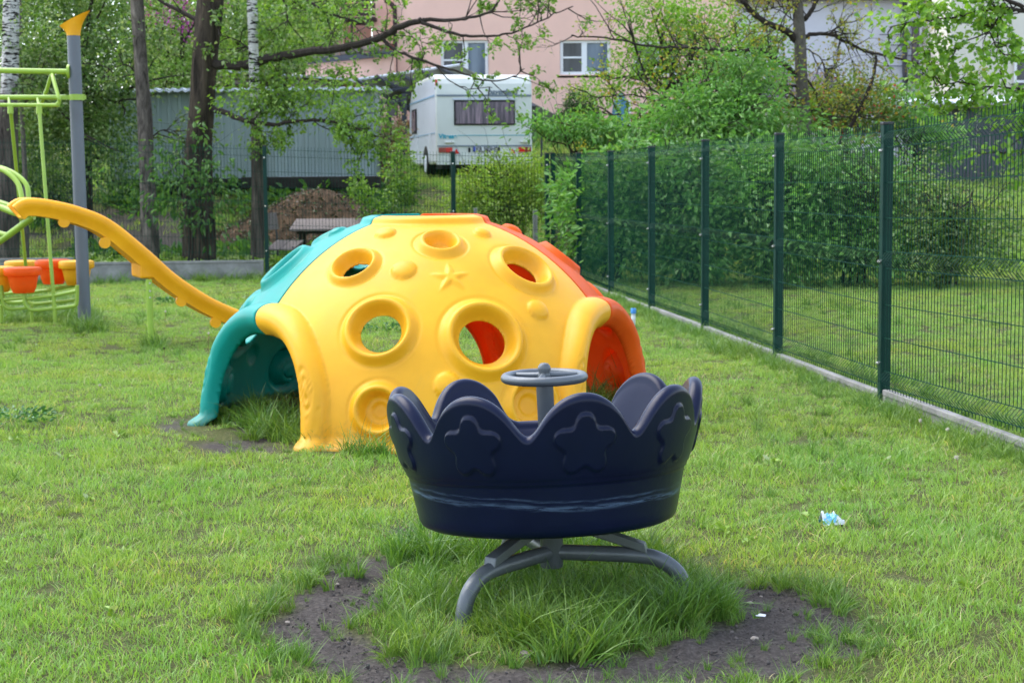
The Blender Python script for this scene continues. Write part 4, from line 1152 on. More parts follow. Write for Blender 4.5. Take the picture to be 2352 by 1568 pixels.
def white_house():
    d = 62.0
    root = thing('house', 'large pale grey rendered house with dark downpipe behind the bare tree', 'house', (P(1950, 300, d).x, d, gz1(12, d)))
    x0, x1 = P(1640, 0, d).x, P(2190, 0, d).x; zt = P(1900, 3, d).z + .0; zb = -1.0
    b = MB(); b.box(((x0 + x1) / 2, d + 4, (zt + zb) / 2), (x1 - x0, 8, zt - zb)); b.build('wall', M_LAV, root)
    b = MB(); b.box(((x0 + x1) / 2, d + 3.9, zt + .14), (x1 - x0 + .8, 9, .28)); b.build('eaves', M_ROOFG, root)
    pr = [Vector((x0 - .6, d - .9, zt + .3)), Vector((x0 - .6, d + 9, zt + .3)), Vector((x0 - .6, d + 4, zt + 3.2))]
    b = MB(); b.prism(pr, None, (x1 - x0 + 1.2, 0, 0)); b.build('roof', M_ROOFG, root)
    b = MB(); b.tube([P(2078, 3, d - .15), P(2078, 205, d - .15)], .09, 8); b.build('downpipe', M_DARKG, root)
    for y in (80, 104, 128, 152):
        b = MB(); a, c = P(2020, y, d - .1), P(2096, y, d - .1); b.beam(a, c, .03, .03); b.build('cable', M_DARKG, root)
    b = MB(); panel(b, 2094, 52, 2182, 180, d, .12, .06); b.build('recess_shade_slab', M_ROOFG, root)  # dark slab on the wall face, its grey stands in for recess shade
    window(root, 2112, 60, 2166, 168, d - .08, .5, pane=M_PANEB, bar=False)
    b = MB()
    a, c = P(2096, 182, d - .9), P(2190, 184, d - .9); b.prism([a, c, c + Vector((0, 1, 0)), a + Vector((0, 1, 0))], None, (0, 0, .12)); b.build('balcony_floor', M_ROOFG, root)
    for i in range(14):
        x = 2100 + i * 6.4; b = MB(); b.tube([P(x, 182, d - .9), P(x, 158, d - .9)], .02, 4); b.build('baluster', M_DARKG, root)
    b = MB(); b.beam(P(2096, 157, d - .9), P(2190, 158, d - .9), .05, .05); b.build('railing', M_DARKG, root)
    r2 = thing('house', 'cream rendered house wing in the upper right corner', 'house', (P(2300, 300, 58).x, 58, gz1(16, 58)))
    x0, x1 = P(2184, 0, 58).x, P(2700, 0, 58).x
    b = MB(); b.box(((x0 + x1) / 2, 62, 5), (x1 - x0, 8, 16)); b.build('wall', M_CREAM, r2)
    b = MB(); b.box(((x0 + x1) / 2, 61.8, 13.2), (x1 - x0 + 1, 9.4, .4)); b.build('roof', M_ROOFG, r2)
    window(r2, 2330, 118, 2400, 190, 57.95, .5, bar=False)
    # neighbour's hipped roof
    d = 48.0; r3 = thing('house', 'low house with a purple grey hipped metal roof behind the hedge', 'house', (P(1860, 250, d).x, d, gz1(9, d)))
    e0, e1 = P(1715, 232, d), P(2010, 232, d); k0, k1 = P(1790, 166, d + 3), P(1900, 166, d + 3)
    bk = Vector((0, 7, 0))
    b = MB(); b.add([tuple(e0), tuple(e1), tuple(e1 + bk), tuple(e0 + bk), tuple(k0), tuple(k1)], [(0, 1, 5, 4), (1, 2, 5), (2, 3, 4, 5), (3, 0, 4), (3, 2, 1, 0)]); b.build('roof', M_ROOFG, r3)
    for t in np.linspace(.08, .92, 11):
        b = MB(); p = e0 + (e1 - e0) * t; tt = min(1, min(t / .26, (1 - t) / .38)); q = k0 + (k1 - k0) * min(1, max(0, (t - .26) / .36)); q = p + (Vector((p.x if .26 < t < .62 else q.x, q.y, q.z)) - p) * (tt if True else 1)
        b.beam(p + Vector((0, 0, .02)), q + Vector((0, 0, .03)), .05, .05); b.build('roof_seam', M_ROOFG, r3)
    b = MB(); b.box(((e0.x + e1.x) / 2, d + 3.6, (e0.z - 1) / 2 + .4), (e1.x - e0.x - .8, 6, e0.z + .5)); b.build('wall', M_CREAM, r3)
    b = MB(); pq = P(1899, 185, d + 1.5); b.tube([tuple(pq - Vector((0, 0, .4))), tuple(pq + Vector((0, 0, .35)))], .07, 8); b.build('vent_pipe', M_DARKG, r3)
white_house()

def low_barn():
    d = 40.0
    root = thing('barn', 'long dark low shed with a wavy bright sheet roof beyond the right hand fence', 'shed', (P(2280, 430, d).x, d, gz1(12, d)))
    x0, x1 = P(2088, 240, d).x, P(2620, 240, d).x; zt = P(2200, 240, d).z; zb = gz1(11, d) - .4
    b = MB(); V = []; nn = 110
    for i in range(nn + 1):
        x = x0 + (x1 - x0) * i / nn; z = zt + .03 * math.sin(i * 2.1)
        V += [(x, d - .3, z), (x, d - .3, z + .05), (x, d + 5, z + .42), (x, d + 5, z + .37)]
    F = [(i * 4 + k, i * 4 + (k + 1) % 4, i * 4 + 4 + (k + 1) % 4, i * 4 + 4 + k) for i in range(nn) for k in range(4)]
    b.add(V, F); b.build('roof', M_RSHEET, root)
    b = MB(); n = int((x1 - x0) / .16)
    for i in range(n): b.box((x0 + .15 + i * .16, d + .05 + .012 * (i % 2), (zt + zb) / 2 - .02), (.15, .03, zt - zb - .02))
    b.build('board_wall', M_DARKG, root)
    b = MB(); b.tube([(x0 + .1, d - .32, zt - .06), (x1, d - .32, zt - .06)], .06, 8); b.build('gutter', M_ROOFG, root, True)
low_barn()

# ------------------------------------------------------------------ caravan
def caravan():
    M_BODY = mat_basic('off_white_caravan_skin', (0.66, 0.68, 0.63), .38, .5, 0, .07, 1.5)
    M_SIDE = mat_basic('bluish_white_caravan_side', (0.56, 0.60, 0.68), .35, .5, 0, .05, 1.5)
    M_LTEAL = mat_basic('teal_decal', (0.02, 0.36, 0.48), .5, .4, 0, .05, 5)
    M_LGREY = mat_basic('grey_decal', (0.16, 0.20, 0.24), .5, .4, 0, .05, 5)
    M_REDL = mat_basic('red_lens', (0.62, 0.015, 0.012), .2, .6, 0, .2, 30)
    M_REDD = mat_basic('dark_red_lens', (0.28, 0.03, 0.02), .2, .6, 0, .3, 30)
    M_RUB = mat_basic('black_rubber', (0.018, 0.018, 0.018), .7, .3, 0, .2, 10)
    M_STRIPE = mat_basic('pale_blue_stripe', (0.25, 0.42, 0.60), .5, .4, 0, .05, 5)
    M_BLUEP = mat_basic('blue_plate_band', (0.01, 0.05, 0.40), .5, .4, 0, .02, 5)
    m, nt, b_ = new_mat('curtained_window')
    n = noise_node(nt, 3, 4, .6, stretch=(7, 1, .5)); r = ramp(nt, n.outputs[0], [(.32, (.05, .042, .055)), (.5, (.14, .105, .135)), (.68, (.30, .21, .26))])
    nt.links.new(r.outputs[0], b_.inputs['Base Color']); b_.inputs['Roughness'].default_value = .25; M_CUR = m
    c0 = P(1003, 410, 35.0); axis_ = Vector((-.82, 4.3, 0)).normalized(); wd = Vector((axis_.y, -axis_.x, 0))
    GZ = 1.53; O = Vector((c0.x, 35.0, GZ)); WD, LEN = 2.085, 4.4
    root = thing('caravan', 'white caravan with a wide curtained rear window parked on the slope by the pink house', 'caravan', O)
    def L(w, l, z): return O + wd * w + axis_ * l + Vector((0, 0, z))
    prof = [(0, .29), (0, 1.80), (.02, 1.98), (.07, 2.09), (.16, 2.16), (.3, 2.185), (3.1, 2.185), (3.85, 2.06), (4.25, 1.80), (4.4, 1.4), (4.44, .8), (4.35, .29)]
    b = MB(); b.prism([L(.0, l, z) for l, z in prof], None, wd * WD); body = b.build('body', M_BODY, root); bevel(body, .045, 3)
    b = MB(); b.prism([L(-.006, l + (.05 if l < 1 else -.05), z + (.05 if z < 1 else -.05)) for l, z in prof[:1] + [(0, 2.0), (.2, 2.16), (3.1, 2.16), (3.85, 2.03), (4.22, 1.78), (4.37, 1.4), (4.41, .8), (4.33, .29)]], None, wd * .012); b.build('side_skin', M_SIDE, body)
    def plate(w0, w1, z0, z1, t=.012, off=.0, mat=M_BODY, nm='trim', par=root, bev=0):
        b = MB(); c = L((w0 + w1) / 2, -off - t / 2, (z0 + z1) / 2); M = Matrix((wd, axis_, Vector((0, 0, 1)))).transposed()
        b.box(c, (w1 - w0, t, z1 - z0), M); o = b.build(nm, mat, par)
        if bev: bevel(o, bev, 3)
        return o
    # w and z from the picture: x -> w
    k = 2.085 / 221.0
    def w_(x): return (x - 1003) * k
    def z_(y): return P(1100, y, 35.2).z - GZ
    plate(.02, WD - .02, z_(222), z_(218), .014, .006, M_LGREY, 'moulding')
    plate(.02, WD - .02, z_(337), z_(334), .014, .006, M_LGREY, 'moulding')
    plate(w_(1052), WD - .06, z_(312), z_(310.6), .006, .004, M_LTEAL, 'stripe')
    wf = plate(w_(1044), w_(1184), z_(288), z_(231), .03, .002, M_RUB, 'rear_window', root, .06)
    plate(w_(1047.5), w_(1181), z_(285), z_(235), .012, .028, M_CUR, 'pane', wf, .05)
    plate(w_(1041), w_(1187), z_(230), z_(226), .03, .004, M_SIDE, 'awning_rail')
    for x, y in ((1048, 275), (1115, 286), (1181, 275)): plate(w_(x - 1.5), w_(x + 1.5), z_(y + 1.5), z_(y - 1.5), .02, .04, M_RUB, 'window_catch', wf)
    for (x0, x1, m2) in ((1008, 1024, M_REDD), (1024, 1039, M_REDL)): plate(w_(x0), w_(x1), z_(350), z_(339), .04, .004, m2, 'tail_light')
    for (x0, x1, m2) in ((1191, 1205, M_REDL), (1205, 1220, M_REDD)): plate(w_(x0), w_(x1), z_(350), z_(339), .04, .004, m2, 'tail_light')
    for x in (1048.5, 1177): 
        b = MB(); b.prism([L(w_(x - 10), -.004, z_(355)), L(w_(x + 10), -.004, z_(355)), L(w_(x), -.004, z_(338))], None, -axis_ * .012); b.build('reflector_triangle', M_SIDE, root)
        b = MB(); b.prism([L(w_(x - 6.5), -.018, z_(353)), L(w_(x + 6.5), -.018, z_(353)), L(w_(x), -.018, z_(341))], None, -axis_ * .01); b.build('red_triangle', M_REDL, root)
    for x in (1078, 1146): plate(w_(x - 2.4), w_(x + 2.4), z_(350), z_(339), .03, .004, M_RUB, 'plate_lamp', root, .015)
    np_ = plate(w_(1086), w_(1142), z_(349), z_(336.5), .015, .004, M_DARKG, 'number_plate'); plate(w_(1087.5), w_(1140.5), z_(348), z_(337.5), .004, .02, M_WHITE, 'plate_face', np_)
    plate(w_(1087.8), w_(1092), z_(347.8), z_(337.7), .003, .0245, M_BLUEP, 'plate_band', np_)
    for x in (1033, 1206): plate(w_(x - 11), w_(x + 11), z_(329), z_(324), .05, .004, M_BODY, 'grab_handle', root, .02)
    plate(.01, WD - .01, z_(378), z_(356), .02, .003, M_BODY, 'rear_skirt')
    def text(s, w, z, h, mat, l=-.012, italic=0, par=root, sx=1.0, fat=0.0):
        cu = bpy.data.curves.new('lettering', 'FONT'); cu.body = s; cu.size = h; cu.extrude = .003; cu.shear = italic; cu.offset = fat
        o = bpy.data.objects.new('lettering', cu); COL.objects.link(o); cu.materials.append(mat)
        M = Matrix((wd, Vector((0, 0, 1)), -axis_)).transposed().to_4x4(); pos = L(w, l, z)
        o.matrix_world = Matrix.Translation(pos - part_offset(par)) @ M @ Matrix.Diagonal((sx, 1, 1, 1)); o.parent = par; o.matrix_parent_inverse = Matrix.Identity(4)
        bpy.context.view_layer.update(); me = bpy.data.meshes.new_from_object(o); mo = bpy.data.objects.new('lettering', me); COL.objects.link(mo)
        mo.parent = par; mo.matrix_basis = o.matrix_basis.copy(); bpy.data.objects.remove(o); mo.name = 'lettering'; return mo
    text('bayerland', w_(1121), z_(217), .165, M_LGREY, italic=.35, sx=1.0, fat=.005)
    text('Vitesse', w_(1009), z_(318), .135, M_LTEAL, sx=1.0, fat=.005)
    text('KR 503HP', w_(1093), z_(347), .118, M_DARKG, l=-.027, par=np_, sx=.92, fat=.0035)
    # left side: window, stripe, door line, wheel, arch
    def sp(l0, l1, z0, z1, mat, nm, t=.02, off=.012, bev=0):
        b = MB(); c = L(-off - t / 2, (l0 + l1) / 2, (z0 + z1) / 2); M = Matrix((wd, axis_, Vector((0, 0, 1)))).transposed(); b.box(c, (t, l1 - l0, z1 - z0), M)
        o = b.build(nm, mat, root)
        if bev: bevel(o, bev, 3)
        return o
    o = sp(3.0, 3.75, 1.02, 1.58, M_RUB, 'side_window', bev=.05); sp(3.05, 3.7, 1.07, 1.53, M_CUR, 'side_pane', .01, .034)
    sp(.1, 4.2, 1.72, 1.75, M_STRIPE, 'stripe', .006, .012); sp(.1, 4.2, .94, .955, M_STRIPE, 'stripe', .006, .012)
    for l in (.55, 2.6):
        b = MB(); b.tube([L(-.05, l, .45), L(-.06, l, .5), L(-.06, l, .9), L(-.05, l, .95)], .012, 6); b.build('grab_rail', M_WHITE, root)
    b = MB(); b.prism([L(.0 - .014, 1.55 + .40 * math.cos(a), .30 + .40 * math.sin(a)) for a in np.linspace(0, math.pi, 16)], None, wd * .016); b.build('wheel_arch', M_RUB, root)
    for w0 in (.02, WD - .22):
        b = MB(); M = Matrix((axis_, Vector((0, 0, 1)), wd)).transposed()
        b.lathe([(.0, -.09), (.19, -.09), (.20, -.10), (.29, -.10), (.31, -.07), (.31, .07), (.29, .1), (0, .1)], L(w0 + .06, 1.55, .31), 28, M); wh = b.build('wheel', M_RUB, root, True)
        b = MB(); b.lathe([(0, -.11), (.06, -.12), (.10, -.10), (.185, -.105), (.19, -.09)], L(w0 + .06, 1.55, .31), 24, M); b.build('rim', M_RSHEET, wh, True)
    b = MB(); M = Matrix((wd, axis_, Vector((0, 0, 1)))).transposed(); b.box(L(WD / 2, 2.2, .24), (WD - .3, 4.0, .1), M); b.build('chassis', M_RUB, root)
    b = MB(); b.tube([L(.45, .4, .25), L(.45, .4, -.03)], .03, 6); b.build('corner_steady', M_DARKG, root); b = MB(); b.tube([L(WD - .45, .4, .25), L(WD - .45, .4, -.03)], .03, 6); b.build('corner_steady', M_DARKG, root)
    b = MB(); b.box(L(.015, -.004, z_(190)), (.05, .05, .12), M); b.build('marker_lamp', M_REDL, root)
caravan()

# ------------------------------------------------------------------ garden odds and ends past the back fence
def garden_chair():
    g = P(650, 600, 26.6)
    z0 = gz1(g.x, 26.6)
    root = thing('garden_chair', 'old garden chair with grey plank seat and dark metal legs beside the fence post', 'chair', (g.x, 26.6, z0))
    c = P(655, 563, 26.5); w, dp = .42, .5
    M = Matrix.Rotation(R(-14), 3, 'Z')
    for k in (-1, 1):
        b = MB(); b.box(c + M @ Vector((k * .12, 0, 0)), (.225, .5, .03), M @ Matrix.Rotation(R(15), 3, 'X')); o = b.build('seat_plank', M_TIMB, root); bevel(o, .004)
    b = MB(); b.box(c + M @ Vector((-.27, .12, .38)), (.03, .45, .28), M @ Matrix.Rotation(R(-8), 3, 'Y')); o = b.build('backrest', M_TIMB, root); bevel(o, .006)
    for sx in (-.21, .21):
        for sy in (-.2, .2):
            t = c + M @ Vector((sx, sy, -.015)); b = MB(); b.tube([t, Vector((t.x, t.y, z0 - .05))], .016, 8); b.build('leg', M_DARKG, root)
    for sy in (-.08, .3):
        t = c + M @ Vector((-.255, sy, 0)); b = MB(); b.tube([t, t + Vector((-.03, 0, .45))], .014, 6); b.build('back_support', M_DARKG, root)
    c = P(752, 516, 27.2); z0 = gz1(c.x, 27.2)
    root = thing('garden_table', 'weathered grey garden table standing behind the back fence', 'table', (c.x, 27.2, z0))
    b = MB(); b.box(c, (1.15, .95, .035), Matrix.Rotation(R(9), 3, 'X')); o = b.build('table_top', M_TIMB, root); bevel(o, .005)
    b = MB(); b.box(c - Vector((0, 0, .10)), (.95, .6, .08)); b.build('apron', M_OLDT, root)
    for sx in (-.42, .42):
        for sy in (-.25, .25): b = MB(); b.beam((c.x + sx, c.y + sy, z0 - .05), (c.x + sx, c.y + sy, c.z - .06), .05, .05, up=(0, 1, 0)); b.build('leg', M_OLDT, root)
garden_chair()
def stakes():
    for (x, yt, yb, d, w, lab) in ((1229, 482, 575, 26.6, .075, 'pale concrete stake standing clear of the bush near the fence corner'), (1092, 478, 560, 27.0, .06, 'pale concrete stake half hidden in the light green bush')):
        a, c = P(x, yt, d), P(x, yb, d); b = MB(); b.beam((a.x, d, c.z - .2), (a.x, d, a.z), w, w, up=(0, 1, 0)); o = b.build('concrete_stake', M_CONC, origin=(a.x, d, c.z - .2)); bevel(o, .006); tag(o, lab, 'stake', 'stakes behind the fence')
    for (x, yt, yb, d, w, lab, m) in ((1441, 236, 332, 41, .07, 'thin dark green garden pole on the grass slope', M_FPOST), (1446, 232, 300, 42, .06, 'thin pale pole leaning by the dark green pole', M_RSHEET), (1244, 310, 350, 37.5, .05, 'short grey post beside the caravan', M_DARKG)):
        a, c = P(x, yt, d), P(x, yb, d); b = MB(); b.tube([(a.x, d, c.z - .5), (a.x, d, a.z)], w / 2, 8); o = b.build('garden_pole', m, origin=(a.x, d, c.z - .5)); tag(o, lab, 'pole')
    # blue and white things by the house wall
    a = P(1425, 276, 44.6); M_BT = mat_basic('blue_tarp', (0.04, 0.16, 0.24), .5, .5, 0, .3, 6)
    b = MB(); b.lathe([(0, 0), (.22, 0), (.26, .5), (.20, 1.0), (.1, 1.25), (0, 1.3)], (a.x, a.y, gz1(a.x, a.y) - .05), 18); o = b.build('covered_parasol', M_BT, None, True, origin=(a.x, a.y, gz1(a.x, a.y) - .05)); tag(o, 'folded blue garden parasol cover by the pink wall', 'parasol')
stakes()
# ------------------------------------------------------------------ foliage
def leaf_mesh(name, pos, axis, size, mat, parent=None, width=.62, fold=.12, droop=.12, origin=None, tint=None, seed=0, kind=None):
    r = np.random.default_rng(seed + len(pos)); n = len(pos)
    a = axis / (np.linalg.norm(axis, axis=1)[:, None] + 1e-9)
    q = r.normal(0, 1, (n, 3)); q[:, 2] += 1.1                       # leaf faces turn mostly upwards
    s = np.cross(a, q); s /= (np.linalg.norm(s, axis=1)[:, None] + 1e-9)
    nn = np.cross(s, a)
    L = np.asarray(size)[:, None] if hasattr(size, '__len__') else np.full((n, 1), size)
    w = L * width * .5
    v0 = pos; v1 = pos + a * L * .33 + s * w * .92 + nn * L * fold; v2 = pos + a * L * .70 + s * w * .70 + nn * (L * (fold - droop * .5))
    v3 = pos + a * L - nn * L * droop; v4 = pos + a * L * .70 - s * w * .70 + nn * (L * (fold - droop * .5)); v5 = pos + a * L * .33 - s * w * .92 + nn * L * fold
    V = np.stack([v0, v1, v2, v3, v4, v5], 1).reshape(-1, 3); b = np.arange(n)[:, None] * 6
    F = np.concatenate([b + np.array([[0, 1, 2, 3]]), b + np.array([[0, 3, 4, 5]])])
    T = r.uniform(0, 1, n) if tint is None else tint
    return np_mesh(name, V, F, mat, parent, smooth=False, attrs={'tint': np.repeat(T, 6)}, origin=origin)
def cloud(blobs, n, per=14, sig=.13, seed=0, shell=.55, droop=.25):
    """leaf positions and axes: clumps spread through ellipsoids (x, y, z, rx, ry, rz, weight)"""
    r = np.random.default_rng(seed); B = np.array(blobs, float); wt = B[:, 6] * 1.0; wt /= wt.sum()
    nc = max(1, n // per); k = r.choice(len(B), nc, p=wt)
    u = r.normal(0, 1, (nc, 3)); u /= np.linalg.norm(u, axis=1)[:, None]
    rad = r.uniform(shell ** 3, 1.12, nc) ** (1 / 3.0)
    rad = np.where(r.uniform(0, 1, nc) < .12, rad * 1.12, rad)
    C = B[k, :3] + u * rad[:, None] * B[k, 3:6]
    sg = sig * r.uniform(.6, 1.5, (nc, 1, 1))
    pos = C[:, None, :] + r.normal(0, 1, (nc, per, 3)) * sg * np.array([1.25, 1.25, .8])
    ax = (pos - C[:, None, :]) / sig * .5 + u[:, None, :] * .6 + r.normal(0, .55, (nc, per, 3)); ax[:, :, 2] -= droop
    return pos.reshape(-1, 3), ax.reshape(-1, 3)
def pb(x, y, d, rx, ry, rd=None, w=1.0):                             # blob from picture measures
    c = P(x, y, d); s = d / 3760
    return (c.x, c.y, c.z, rx * s, rd if rd is not None else (rx + ry) * .5 * s, ry * s, w * rx * ry)
class Wood:
    def __init__(s, seed=0): s.mb = MB(); s.lp = []; s.la = []; s.r = random.Random(seed)
    def limb(s, p, d, L, r, lev, leaves=6, kids=4, up=.05, spread=.8, bend=.22):
        n = 4 if lev else 3; pts = [Vector(p)]; d = Vector(d).normalized()
        for i in range(n):
            d = (d + Vector((s.r.gauss(0, bend), s.r.gauss(0, bend), s.r.gauss(0, bend) + up))).normalized(); pts.append(pts[-1] + d * (L / n))
        s.mb.tube(pts, [r * (1 - .75 * i / n) for i in range(n + 1)], 5 if r > .012 else 3, caps=False)
        if lev > 0:
            for k in range(kids):
                t = s.r.uniform(.2, 1.0); i = min(int(t * n), n - 1); q = pts[i].lerp(pts[i + 1], t * n - i)
                dd = (pts[i + 1] - pts[i]).normalized(); o = Vector((s.r.gauss(0, 1), s.r.gauss(0, 1), s.r.gauss(0, .8))); o = (o - dd * o.dot(dd)).normalized()
                s.limb(q, dd + o * spread * s.r.uniform(.6, 1.2), L * s.r.uniform(.35, .62), max(.0022, r * .42), lev - 1, leaves, kids, up, spread, bend)
        if lev <= 1:
            for k in range(leaves):
                t = s.r.uniform(.3, 1.0); i = min(int(t * n), n - 1); q = pts[i].lerp(pts[i + 1], t * n - i)
                s.lp.append(tuple(q + Vector((s.r.gauss(0, .025), s.r.gauss(0, .025), s.r.gauss(0, .025))))); v = (pts[i + 1] - pts[i]).normalized() * .5
                s.la.append((v.x + s.r.gauss(0, .6), v.y + s.r.gauss(0, .6), v.z + s.r.gauss(-.25, .5)))
    def branch(s, px, r0, r1, twigs=10, L=.8, lev=2, leaves=6, kids=4, up=.05, tr=.012, spread=1.0, start=.15):
        pts = smooth_path([P(*q) for q in px], 5); n = len(pts) - 1
        pts = [p + Vector((s.r.gauss(0, .006), s.r.gauss(0, .006), s.r.gauss(0, .008))) for p in pts]
        s.mb.tube(pts, [r0 + (r1 - r0) * (i / n) ** .8 for i in range(n + 1)], 8, caps=True)
        for k in range(twigs):
            t = s.r.uniform(start, 1.0); i = min(int(t * n), n - 1); q = pts[i].lerp(pts[i + 1], t * n - i); dd = (pts[i + 1] - pts[i]).normalized()
            o = Vector((s.r.gauss(0, 1), s.r.gauss(0, 1), s.r.gauss(.1, 1))); o = (o - dd * o.dot(dd)).normalized()
            s.limb(q, dd * .6 + o * spread, L * s.r.uniform(.5, 1.2), min(tr, r0), lev, leaves, kids, up)
        return pts
    def wood(s, name, mat, parent): return s.mb.build(name, mat, parent, True)
    def leaves(s, name, mat, parent, size, extra=None, seed=0, width=.7):
        p = np.array(s.lp).reshape(-1, 3); a = np.array(s.la).reshape(-1, 3)
        if extra: p = np.concatenate([p, extra[0]]); a = np.concatenate([a, extra[1]])
        r = np.random.default_rng(seed); sz = size * r.uniform(.6, 1.25, len(p))
        return leaf_mesh(name, p, a, sz, mat, parent, width=width, seed=seed)
def mat_bark(name, c1, c2, scale=10, st=(1, 1, .18), white=None, z_split=None, bump=.7, wt=.44):
    m, nt, b = new_mat(name)
    n = noise_node(nt, scale, 8, .72, stretch=st, dist=.6); r = ramp(nt, n.outputs[0], [(.35, c1), (.52, tuple((a + q) / 2 for a, q in zip(c1, c2))), (.7, c2)])
    src = r.outputs[0]
    if white:
        nn = noise_node(nt, 7, 5, .6, stretch=(1, 1, 4.5), dist=.4); rr = ramp(nt, nn.outputs[0], [(wt, (.018, .016, .014)), (wt + .06, white)])
        tc = nt.nodes.new('ShaderNodeTexCoord'); sp = nt.nodes.new('ShaderNodeSeparateXYZ'); nt.links.new(tc.outputs['Object'], sp.inputs[0])
        nz = noise_node(nt, 3.5, 5, .7); ad = nt.nodes.new('ShaderNodeMath'); ad.operation = 'MULTIPLY_ADD'; ad.inputs[1].default_value = 1.8
        nt.links.new(nz.outputs[0], ad.inputs[0]); nt.links.new(sp.outputs[2], ad.inputs[2])
        mr = nt.nodes.new('ShaderNodeMapRange'); mr.inputs[1].default_value = z_split + .7; mr.inputs[2].default_value = z_split + 1.1; nt.links.new(ad.outputs[0], mr.inputs[0])
        mx = nt.nodes.new('ShaderNodeMixRGB'); nt.links.new(mr.outputs[0], mx.inputs[0]); nt.links.new(src, mx.inputs[1]); nt.links.new(rr.outputs[0], mx.inputs[2]); src = mx.outputs[0]
    nt.links.new(src, b.inputs['Base Color']); b.inputs['Roughness'].default_value = .9; b.inputs['Specular IOR Level'].default_value = .2
    bp = nt.nodes.new('ShaderNodeBump'); bp.inputs['Strength'].default_value = bump; bp.inputs['Distance'].default_value = .06; nt.links.new(n.outputs[0], bp.inputs['Height']); nt.links.new(bp.outputs[0], b.inputs['Normal'])
    return m
def trunk(px, radii, mat, parent, seg=20, rough=.03, seed=0, name='trunk'):
    pts = smooth_path([P(*q) for q in px], 8); n = len(pts) - 1; rr = np.interp(np.linspace(0, 1, n + 1), np.linspace(0, 1, len(radii)), radii)
    # flare at the root
    b = MB(); b.tube(pts, list(rr), seg, caps=True)
    V = np.concatenate(b.v); ax = np.repeat(np.array([tuple(p) for p in pts]), seg, 0)
    d = V - ax; nrm = d / (np.linalg.norm(d, axis=1)[:, None] + 1e-9)
    an = np.arctan2(d[:, 1], d[:, 0]); k = (vnoise(an * 2.2 + 9, V[:, 2] * 1.2, seed) - .5) * 2
    V = V + nrm * (k * rough)[:, None]; b.v = [V]
    return b.build(name, mat, parent, True), pts

BK_DARK = mat_bark('dark_rugged_bark', (.014, .011, .009), (.115, .088, .062), 11, (1, 1, .14), bump=1.0)
BK_GREY = mat_bark('grey_smooth_bark', (.075, .065, .055), (.16, .14, .115), 18, (1, 1, .6), bump=.3)
BK_TWIG = mat_bark('dark_twig_bark', (.022, .017, .014), (.06, .048, .04), 30, bump=.2)
def birch_bark(z, wt=.44): return mat_bark('birch_bark', (.014, .011, .009), (.17, .14, .115), 12, (1, 1, .13), (.60, .58, .55) if wt < .5 else (.15, .135, .12), z, bump=.9, wt=wt)
LF_ALDER = mat_leaf('alder_leaf', (.055, .125, .018), (.13, .24, .034), (.21, .33, .06))
LF_MID = mat_leaf('hornbeam_leaf', (.042, .095, .018), (.095, .18, .03), (.26, .33, .17))
LF_LIGHT = mat_leaf('maple_leaf', (.08, .16, .022), (.16, .28, .04), (.34, .40, .20))
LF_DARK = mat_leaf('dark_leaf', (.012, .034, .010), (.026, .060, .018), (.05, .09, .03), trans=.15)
LF_SHRUB = mat_leaf('shrub_leaf', (.038, .12, .022), (.095, .23, .040), (.19, .35, .10), trans=.22, rough=.38)
LF_BRIGHT = mat_leaf('bright_leaf', (.065, .15, .012), (.135, .265, .022), (.21, .33, .05))
LF_LIME = mat_leaf('lime_yellow_leaf', (.09, .165, .018), (.18, .30, .034), (.32, .40, .10))
LF_ASH = mat_leaf('grey_green_leaf', (.050, .145, .026), (.115, .26, .050), (.21, .37, .13), rough=.42)
LF_RED = mat_leaf('red_flecked_leaf', (.045, .095, .015), (.10, .18, .025), (.17, .17, .03), fleck=(.42, .035, .025))
LF_YEL = mat_leaf('yellow_leaf', (.40, .36, .02), (.60, .50, .03), None)
LF_CHEST = mat_leaf('chestnut_leaf', (.03, .085, .018), (.065, .15, .03), (.12, .23, .06))
LF_LILAC = mat_leaf('lilac_flower', (.16, .02, .13), (.30, .05, .25), None, trans=.2)
LF_BROWN = mat_leaf('dry_pink_leaf', (.16, .10, .065), (.26, .19, .13), (.40, .34, .24))
LF_CON = mat_leaf('conifer_leaf', (.03, .08, .012), (.06, .135, .02), None, trans=.1)

